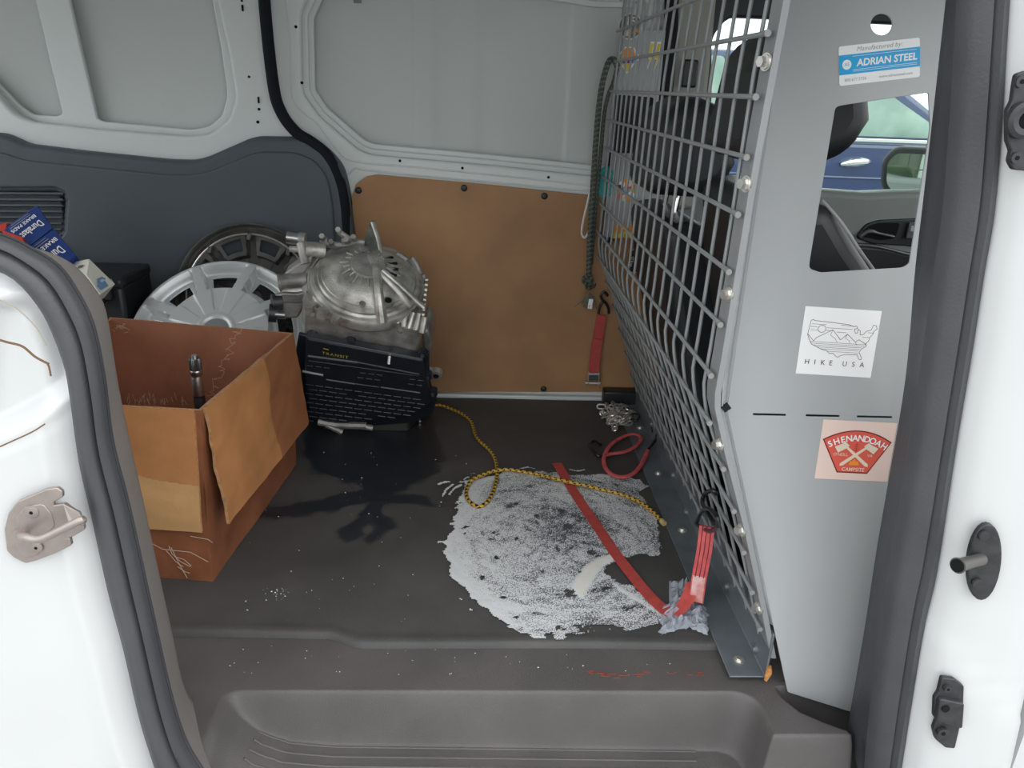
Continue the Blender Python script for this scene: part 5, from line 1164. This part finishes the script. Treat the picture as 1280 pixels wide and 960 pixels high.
b = MB(); b.ribbon(catmull([h1, mid1, mid2, hb_], 5), sd2, .029, .006, RED2); b.build('stitched_loop', t)
b = MB(); o1 = (CAM - mid2).normalized() * .0045; b.ribbon([UX(874.5, 716, h1.x - .002) + o1, hb_ + o1], sd2, .024, .0012, mat('washed_label', (.74, .55, .52), .6, col2=(.62, .22, .20), vscale=60)); lab(b.build('sewn_label', t), 'faded whitish label')
b = MB(); 
for k in (-.008, 0, .008): b.tube([h1 + sd2 * k + o1 * .9, mid1 + sd2 * k + o1 * .9, mid2 + sd2 * k + o1 * .9], .0009, flat('dark_stitching', (.16, .02, .02)), 4)
b.build('stitching', t)
b = MB(); b.tube(catmull([lowmesh(870, 655, .032), lowmesh(877, 640, .03), lowmesh(886, 636, .03), lowmesh(896, 646, .03), lowmesh(898, 658, .032)], 6), .0042, HOOK, 8); b.tube(catmull([lowmesh(898, 658, .032), lowmesh(886, 664, .036), lowmesh(870, 655, .032)], 6), .0040, HOOK, 8); b.build('hook', t)
b = MB(); b.tube(catmull([lowmesh(893, 654, .028), lowmesh(884, 640, .030), lowmesh(878, 628, .024), lowmesh(881, 618, .014), lowmesh(890, 613, .006), lowmesh(896, 618, .0)], 7), .0044, HOOK, 8); b.build('hook', t)

t = thing('bungee_cord', 'red elastic cord with black hooks curled by the floor bracket', 'cord', tuple(UZ(780, 570)))
pts = [(757, 569), (766, 567), (780, 565), (793, 559), (801, 550), (798, 544), (788, 543), (775, 548), (762, 558), (755, 572), (757, 585), (767, 594), (781, 596), (794, 590), (803, 578), (810, 563)]
zs_ = [.009, .009, .010, .012, .013, .012, .010, .009, .009, .010, .011, .010, .010, .011, .013, .016]
b = MB(); b.tube(catmull([UZ(x, y, z + .003) for (x, y), z in zip(pts, zs_)], 8), .0062, RED2, 10, flat=.7); b.build('elastic', t)
b = MB(); b.tube(catmull([UZ(757, 569, .009), UZ(748, 570, .012), UZ(742, 563, .016), UZ(737, 555, .010), UZ(743, 551, .008), UZ(751, 556, .008)], 6), .0045, HOOK, 8); b.build('hook', t)
b = MB(); b.tube(catmull([UZ(811, 561, .016), UZ(815, 556, .02), UZ(820, 549, .03), UZ(822, 543, .045), UZ(828, 536, .06), UZ(830, 531, .06)], 6), .0042, HOOK, 8); b.build('hook', t)
b = MB(); b.tube(catmull([UZ(816, 540, .03), UZ(815, 532, .04), UZ(820, 526, .05)], 6), .0035, HOOK, 8); b.build('hook', t)

# ratchet strap on the far lining
YR = 2.362
t = thing('ratchet_strap', 'red ratchet strap hanging from a hook at the far edge of the mesh', 'strap', tuple(UY(742, 490, YR)))
b = MB(); b.ribbon(catmull([UY(x, y, YR) for x, y in ((752, 394), (750, 408), (747, 424), (744, 440), (742, 466))], 4), (1, 0, 0), .030, .004, RED); b.build('webbing', t)
b = MB(); b.ribbon(catmull([UY(x, y, YR - .004) for x, y in ((748, 424), (745, 436), (742, 466))], 4), (1, 0, 0), .033, .003, RED); b.build('folded_webbing', t)
b = MB(); b.tube(catmull([UY(x, y, YR) for x, y in ((748, 392), (750, 383), (755, 377), (760, 384), (761, 392))], 5), .0045, HOOK, 8); b.tube(catmull([UY(x, y, YR - .01) for x, y in ((755, 378), (751, 370), (755, 365), (760, 370))], 5), .0045, HOOK, 8); b.build('hook', t)
b = MB(); a = UY(742, 466, YR - .006)
for s in (-1, 1): b.box((a.x + s * .017, YR - .008, a.z - .022), (.003, .018, .055), ZINC)
b.box((a.x, YR - .010, a.z - .012), (.036, .006, .022), mat('ratchet_dark', (.10, .11, .12), .4, metal=.6)); b.cyl((a.x - .026, YR - .012, a.z - .034), (a.x + .024, YR - .012, a.z - .034), .0045, ZINC, 10); b.cyl((a.x - .018, YR - .012, a.z - .002), (a.x + .018, YR - .012, a.z - .002), .004, ZINC, 10); b.build('ratchet_buckle', t, bevel=.001)
# cords at the far edge of the mesh
t = thing('hanging_cord', 'dark green braided cord with frayed end hanging beside brown lining', 'cord', tuple(UY(736, 385, 2.34)))
b = MB(); b.tube(catmull([UY(x, y, 2.335) for x, y in ((772, 84), (768, 75), (762, 76), (757, 88), (752, 110), (748, 140), (745, 175), (742, 220), (739, 270), (737, 310), (736, 340), (735, 362))], 6), .0085, CORDG, 8); b.build('cord', t)
b = MB(); b.tube(catmull([UY(x, y, 2.345) for x, y in ((772, 84), (766, 105), (760, 120), (755, 145), (751, 190), (746, 240), (742, 290), (739, 330))], 6), .006, CORDG, 8); b.build('cord', t)
for x, y in ((734, 350), (738, 356)): b = MB(); c = UY(x, y, 2.33); b.tube([c + Vector((.012 * math.cos(a), -.004 * math.sin(2 * a), .010 * math.sin(a))) for a in np.linspace(0, 6.28, 12, endpoint=False)], .006, CORDG, 6, closed=True); b.build('knot', t)
b = MB(); rnd = random.Random(2); c = UY(736, 366, 2.335)
for k in range(40): d = Vector((rnd.gauss(0, .012), rnd.gauss(0, .008), -.035 - rnd.random() * .018)); b.tube([c, c + d * .5 + Vector((rnd.gauss(0, .006), 0, 0)), c + d], .0011, CORDG, 4)
b.build('frayed_end', t); b = MB(); c = UY(738, 380, 2.325); b.box(c, (.014, .006, .032), SW, rot=Matrix.Rotation(.06, 3, 'Y')); lab(b.build('tape_tip', t, bevel=.002), 'white taped tip')
t = thing('white_cord', 'thin white cord looped at the far edge of the mesh', 'cord', tuple(UY(730, 297, 2.345)))
b = MB(); b.tube(catmull([UY(x, y, 2.343) for x, y in ((750, 150), (746, 172), (743, 196), (740, 225), (735, 250), (729, 276), (727, 291), (731, 297), (736, 288), (738, 268), (738, 240))], 6), .0035, mat('off_white_cord', (.62, .62, .60), .7), 6); b.build('cord', t)
# pile of chain
t = thing('chain', 'loose pile of shiny steel chain on the mat near the far bracket', 'chain', tuple(UZ(769, 522)))
rnd = random.Random(21); lk = MB(); n = 16; path = [Vector((.011 * (1 if math.cos(a) > 0 else -1) * .55 + .0075 * math.cos(a), .0075 * math.sin(a), 0)) for a in np.linspace(0, 2 * np.pi, n, endpoint=False)]
lk.tube(path, .0027, ZINC, 6, closed=True); l0 = lk.build('link', t); l0.matrix_parent_inverse = Matrix.Identity(4)
for k in range(70):
    o = l0 if k == 0 else l0.copy()
    if k: COL.objects.link(o); o.parent = t
    px, py = 769 + rnd.gauss(0, 10), 519 + rnd.gauss(0, 6); hgt = .007 + .016 * rnd.random() * math.exp(-((px - 769) / 12) ** 2)
    q = UZ(px, py + (hgt * 100), hgt) - t.location
    o.matrix_basis = Matrix.Translation(q) @ Matrix.Rotation(rnd.random() * 6.28, 4, 'Z') @ Matrix.Rotation(rnd.gauss(0, .6), 4, 'X') @ Matrix.Rotation(rnd.gauss(0, .4), 4, 'Y')
b = MB(); b.tube(catmull([UZ(786, 521, .010), UZ(792, 517, .016), UZ(799, 519, .018), UZ(796, 525, .012), UZ(788, 524, .010)], 6), .0035, HOOK, 8); b.build('snap_hook', t)
# crumpled film
bm_ = MB(); nu, nv = 34, 26; rows = []
for j in range(nv):
    row = []
    for i in range(nu):
        u, v = i / (nu - 1), j / (nv - 1); p = UZ(826 + 58 * u, 762 + 36 * v - 10 * math.sin(u * 3), 0)
        z = .004 + .022 * abs(noise.noise(Vector((u * 6, v * 5, 1)))) + .009 * abs(noise.noise(Vector((u * 15, v * 13, 4)))) ; e = min(u, 1 - u, v, 1 - v) * 6
        row.append(Vector((p.x + .010 * noise.noise(Vector((u * 9, v * 9, 7))), p.y + .010 * noise.noise(Vector((u * 9, v * 9, 12))), .004 + z * min(1, e))))
    rows.append(row)
bm_.loft(rows, BAG); tag(bm_.build('plastic_film', smooth=25), 'crumpled clear plastic film at the foot of the floor bracket', 'plastic film')
bm_ = MB(); rows = []
for j in range(16):
    row = []
    for i in range(14):
        u, v = i / 13, j / 15; p = UZ(836 + 30 * u, 728 + 32 * v, 0); e = min(u, 1 - u, v, 1 - v) * 5
        row.append(Vector((p.x, p.y, .004 + min(1, e) * (.004 + .025 * abs(noise.noise(Vector((u * 5, v * 5, 21)))) + .01 * abs(noise.noise(Vector((u * 13, v * 12, 9)))))))) 
    rows.append(row)
bm_.loft(rows, BAG); tag(bm_.build('plastic_film', smooth=25), 'wisp of clear film between the red strap and its hook', 'plastic film')
b = MB(); p = [UY(x, y, 1.068) for x, y in ((958, 838), (964, 836), (965, 843), (958, 853), (955, 850))]; b.prism(p, (.004, .010, 0), mat('raw_wood_chip', (.50, .22, .07), .7, var=.3, vscale=120)); tag(b.build('wood_shim', bevel=.0006), 'small orange wood shim wedged under the partition corner', 'shim')

# ================================================================== DOOR HARDWARE ON THE NEAR PILLARS
YK = .842
t = thing('door_striker', 'plated steel door striker bolted to the white rear pillar', 'striker', tuple(UY(55, 655, YK)))
K = lambda x, y, d=0: UY(x, y, YK - d)
pl = pxpoly([(9, 660), (14, 640), (25, 626), (44, 618), (60, 611), (73, 609), (78.5, 613), (79, 619), (68, 625), (68, 631), (82, 629), (93, 637), (105, 652), (106, 660), (92, 668), (77, 673), (88, 671), (90, 679), (72, 688), (46, 698), (34, 701), (20, 694), (12, 686)], YK)
sheet('base_plate', rounded(pl, .0015), [], YK - .004, .006, STRIKE, t, bevel=.0012)
pl2 = pxpoly([(20, 665), (24, 645), (34, 632), (56, 628), (66, 640), (70, 655), (56, 668), (50, 690), (34, 694), (24, 684)], YK)
sheet('raised_plate', rounded(pl2, .004), [], YK - .0055, .003, STRIKE, t, bevel=.001)
for x, y, r in ((40, 640, .0085), (46, 684, .0075)):
    b = MB(); c = K(x, y, .0055); M = frame(c, (1, 0, 0), (0, 0, 1)); b.lathe([(r, 0), (r * .95, .0015), (r * .6, .0022), (0, .0022)], M, STRIKE, 20); o = b.build('screw', t); b = MB(); b.cyl(c + Vector((0, -.0020, 0)), c + Vector((0, -.0026, 0)), r * .28, HOLE, 6); b.build('drive_socket', o)
a, c, d, e = K(25, 668, .006), K(31, 671, .030), K(50, 674, .036), K(99, 651, .036)
b = MB(); b.tube(catmull([a, c, d, K(75, 663, .037), e, K(103, 650, .03), K(102, 652, .006)], 6), .0050, STRIKE, 12); b.build('striker_loop', t)
b = MB(); b.prism([K(78, 630, .006), K(98, 641, .006), K(105, 655, .022), K(95, 660, .022), K(86, 655, .006)], (0, .004, 0), STRIKE); b.build('side_gusset', t, bevel=.001)
b = MB(); b.cyl(a + Vector((0, .006, 0)), a + Vector((0, -.006, 0)), .0085, STRIKE, 16); b.build('loop_collar', t)

def plate_from(name, label, cat, pts, y, m): 
    q = UY(sum(p[0] for p in pts) / len(pts), sum(p[1] for p in pts) / len(pts), y); t = thing(name, label, cat, tuple(q)); sheet('base_plate', rounded(pxpoly(pts, y), .002), [], y - .006, .008, m, t, bevel=.0015); return t
yq = .858
def yb_at(px, py): return yq
HW = mat('worn_black_metal', (.035, .035, .038), .45, metal=.2, var=.3, vscale=80)
t = plate_from('door_guide', 'black roller guide block high on the white front pillar', 'door fitting', [(1268, 94), (1280, 90), (1300, 96), (1302, 205), (1285, 212), (1264, 210), (1259, 200), (1262, 188), (1257, 175), (1257, 138), (1263, 127), (1266, 105)], .853, HW)
c = UY(1278, 150, .845); b = MB(); M = frame(c, (1, 0, 0), (0, 0, 1)); b.lathe([(.019, 0), (.019, .006), (.015, .009), (.009, .008), (.0085, .002), (0, .002)], M, HW, 24); b.build('guide_ring', t); b = MB(); b.cyl(c + Vector((0, -.0015, 0)), c + Vector((0, -.003, 0)), .0085, HOLE, 16); b.build('guide_hole', t)
for x, y in ((1274, 102), (1268, 197)): b = MB(); c = UY(x, y, .847); b.cyl(c, c + Vector((0, -.005, 0)), .0062, HW, 14); o = b.build('screw', t); b = MB(); b.cyl(c + Vector((0, -.005, 0)), c + Vector((0, -.0056, 0)), .0025, HOLE, 6); b.build('drive_socket', o)
t = thing('door_bumper', 'black peg bumper on an oval plate on the white front pillar', 'door fitting', tuple(UY(1228, 700, .850)))
el = [(1228 + 19 * math.cos(a) * (1 if abs(math.sin(a)) < 2 else 1) + 3.5 * -math.sin(a) * -1 * 0 + 4 * math.sin(-a), 700 + 46 * math.sin(a)) for a in np.linspace(0, 2 * np.pi, 28, endpoint=False)]
sheet('base_plate', pxpoly(el, .850), [], .844, .008, HW, t, bevel=.002)
for x, y in ((1229, 669), (1221, 728)): b = MB(); c = UY(x, y, .842); M = frame(c, (1, 0, 0), (0, 0, 1)); b.lathe([(.0072, 0), (.0068, .003), (.004, .0036), (0, .003)], M, HW, 16); b.build('screw', t)
a = UY(1226, 699, .842); c = UY(1201, 706, .812); d = UY(1197, 707, .809); b = MB(); b.tube([a, a.lerp(c, .5), c, d], [.0085, .0080, .0088, .0105], mat('peg_grey', (.10, .095, .09), .4, metal=.3), 16); b.build('peg', t); b = MB(); dd_ = (d - a).normalized(); b.cyl(d, d + dd_ * .0015, .0085, HOLE, 16); b.build('peg_end', t)
t = plate_from('door_contact', 'black stepped contact block low on the white front pillar', 'door fitting', [(1176, 845), (1190, 847), (1201, 855), (1200, 880), (1196, 905), (1190, 931), (1180, 930), (1168, 920), (1165, 908), (1169, 897), (1166, 892), (1167, 870), (1172, 862)], .852, HW)
pz = pxpoly([(1171, 868), (1198, 874), (1196, 902), (1167, 893)], .85); sheet('raised_block', rounded(pz, .002), [], .838, .012, HW, t, bevel=.002)
for x, y, r in ((1183, 859, .0055), (1177, 914, .0085)): b = MB(); c = UY(x, y, .845); b.cyl(c, c + Vector((0, -.005, 0)), r, HW, 14); o = b.build('screw', t); b = MB(); b.cyl(c + Vector((0, -.005, 0)), c + Vector((0, -.0056, 0)), r * .4, HOLE, 6); b.build('drive_socket', o)
b = MB(); c = UY(1182, 886, .837); b.cyl(c, c + Vector((0, -.0012, 0)), .0058, HOLE, 16); b.build('contact_hole', t)
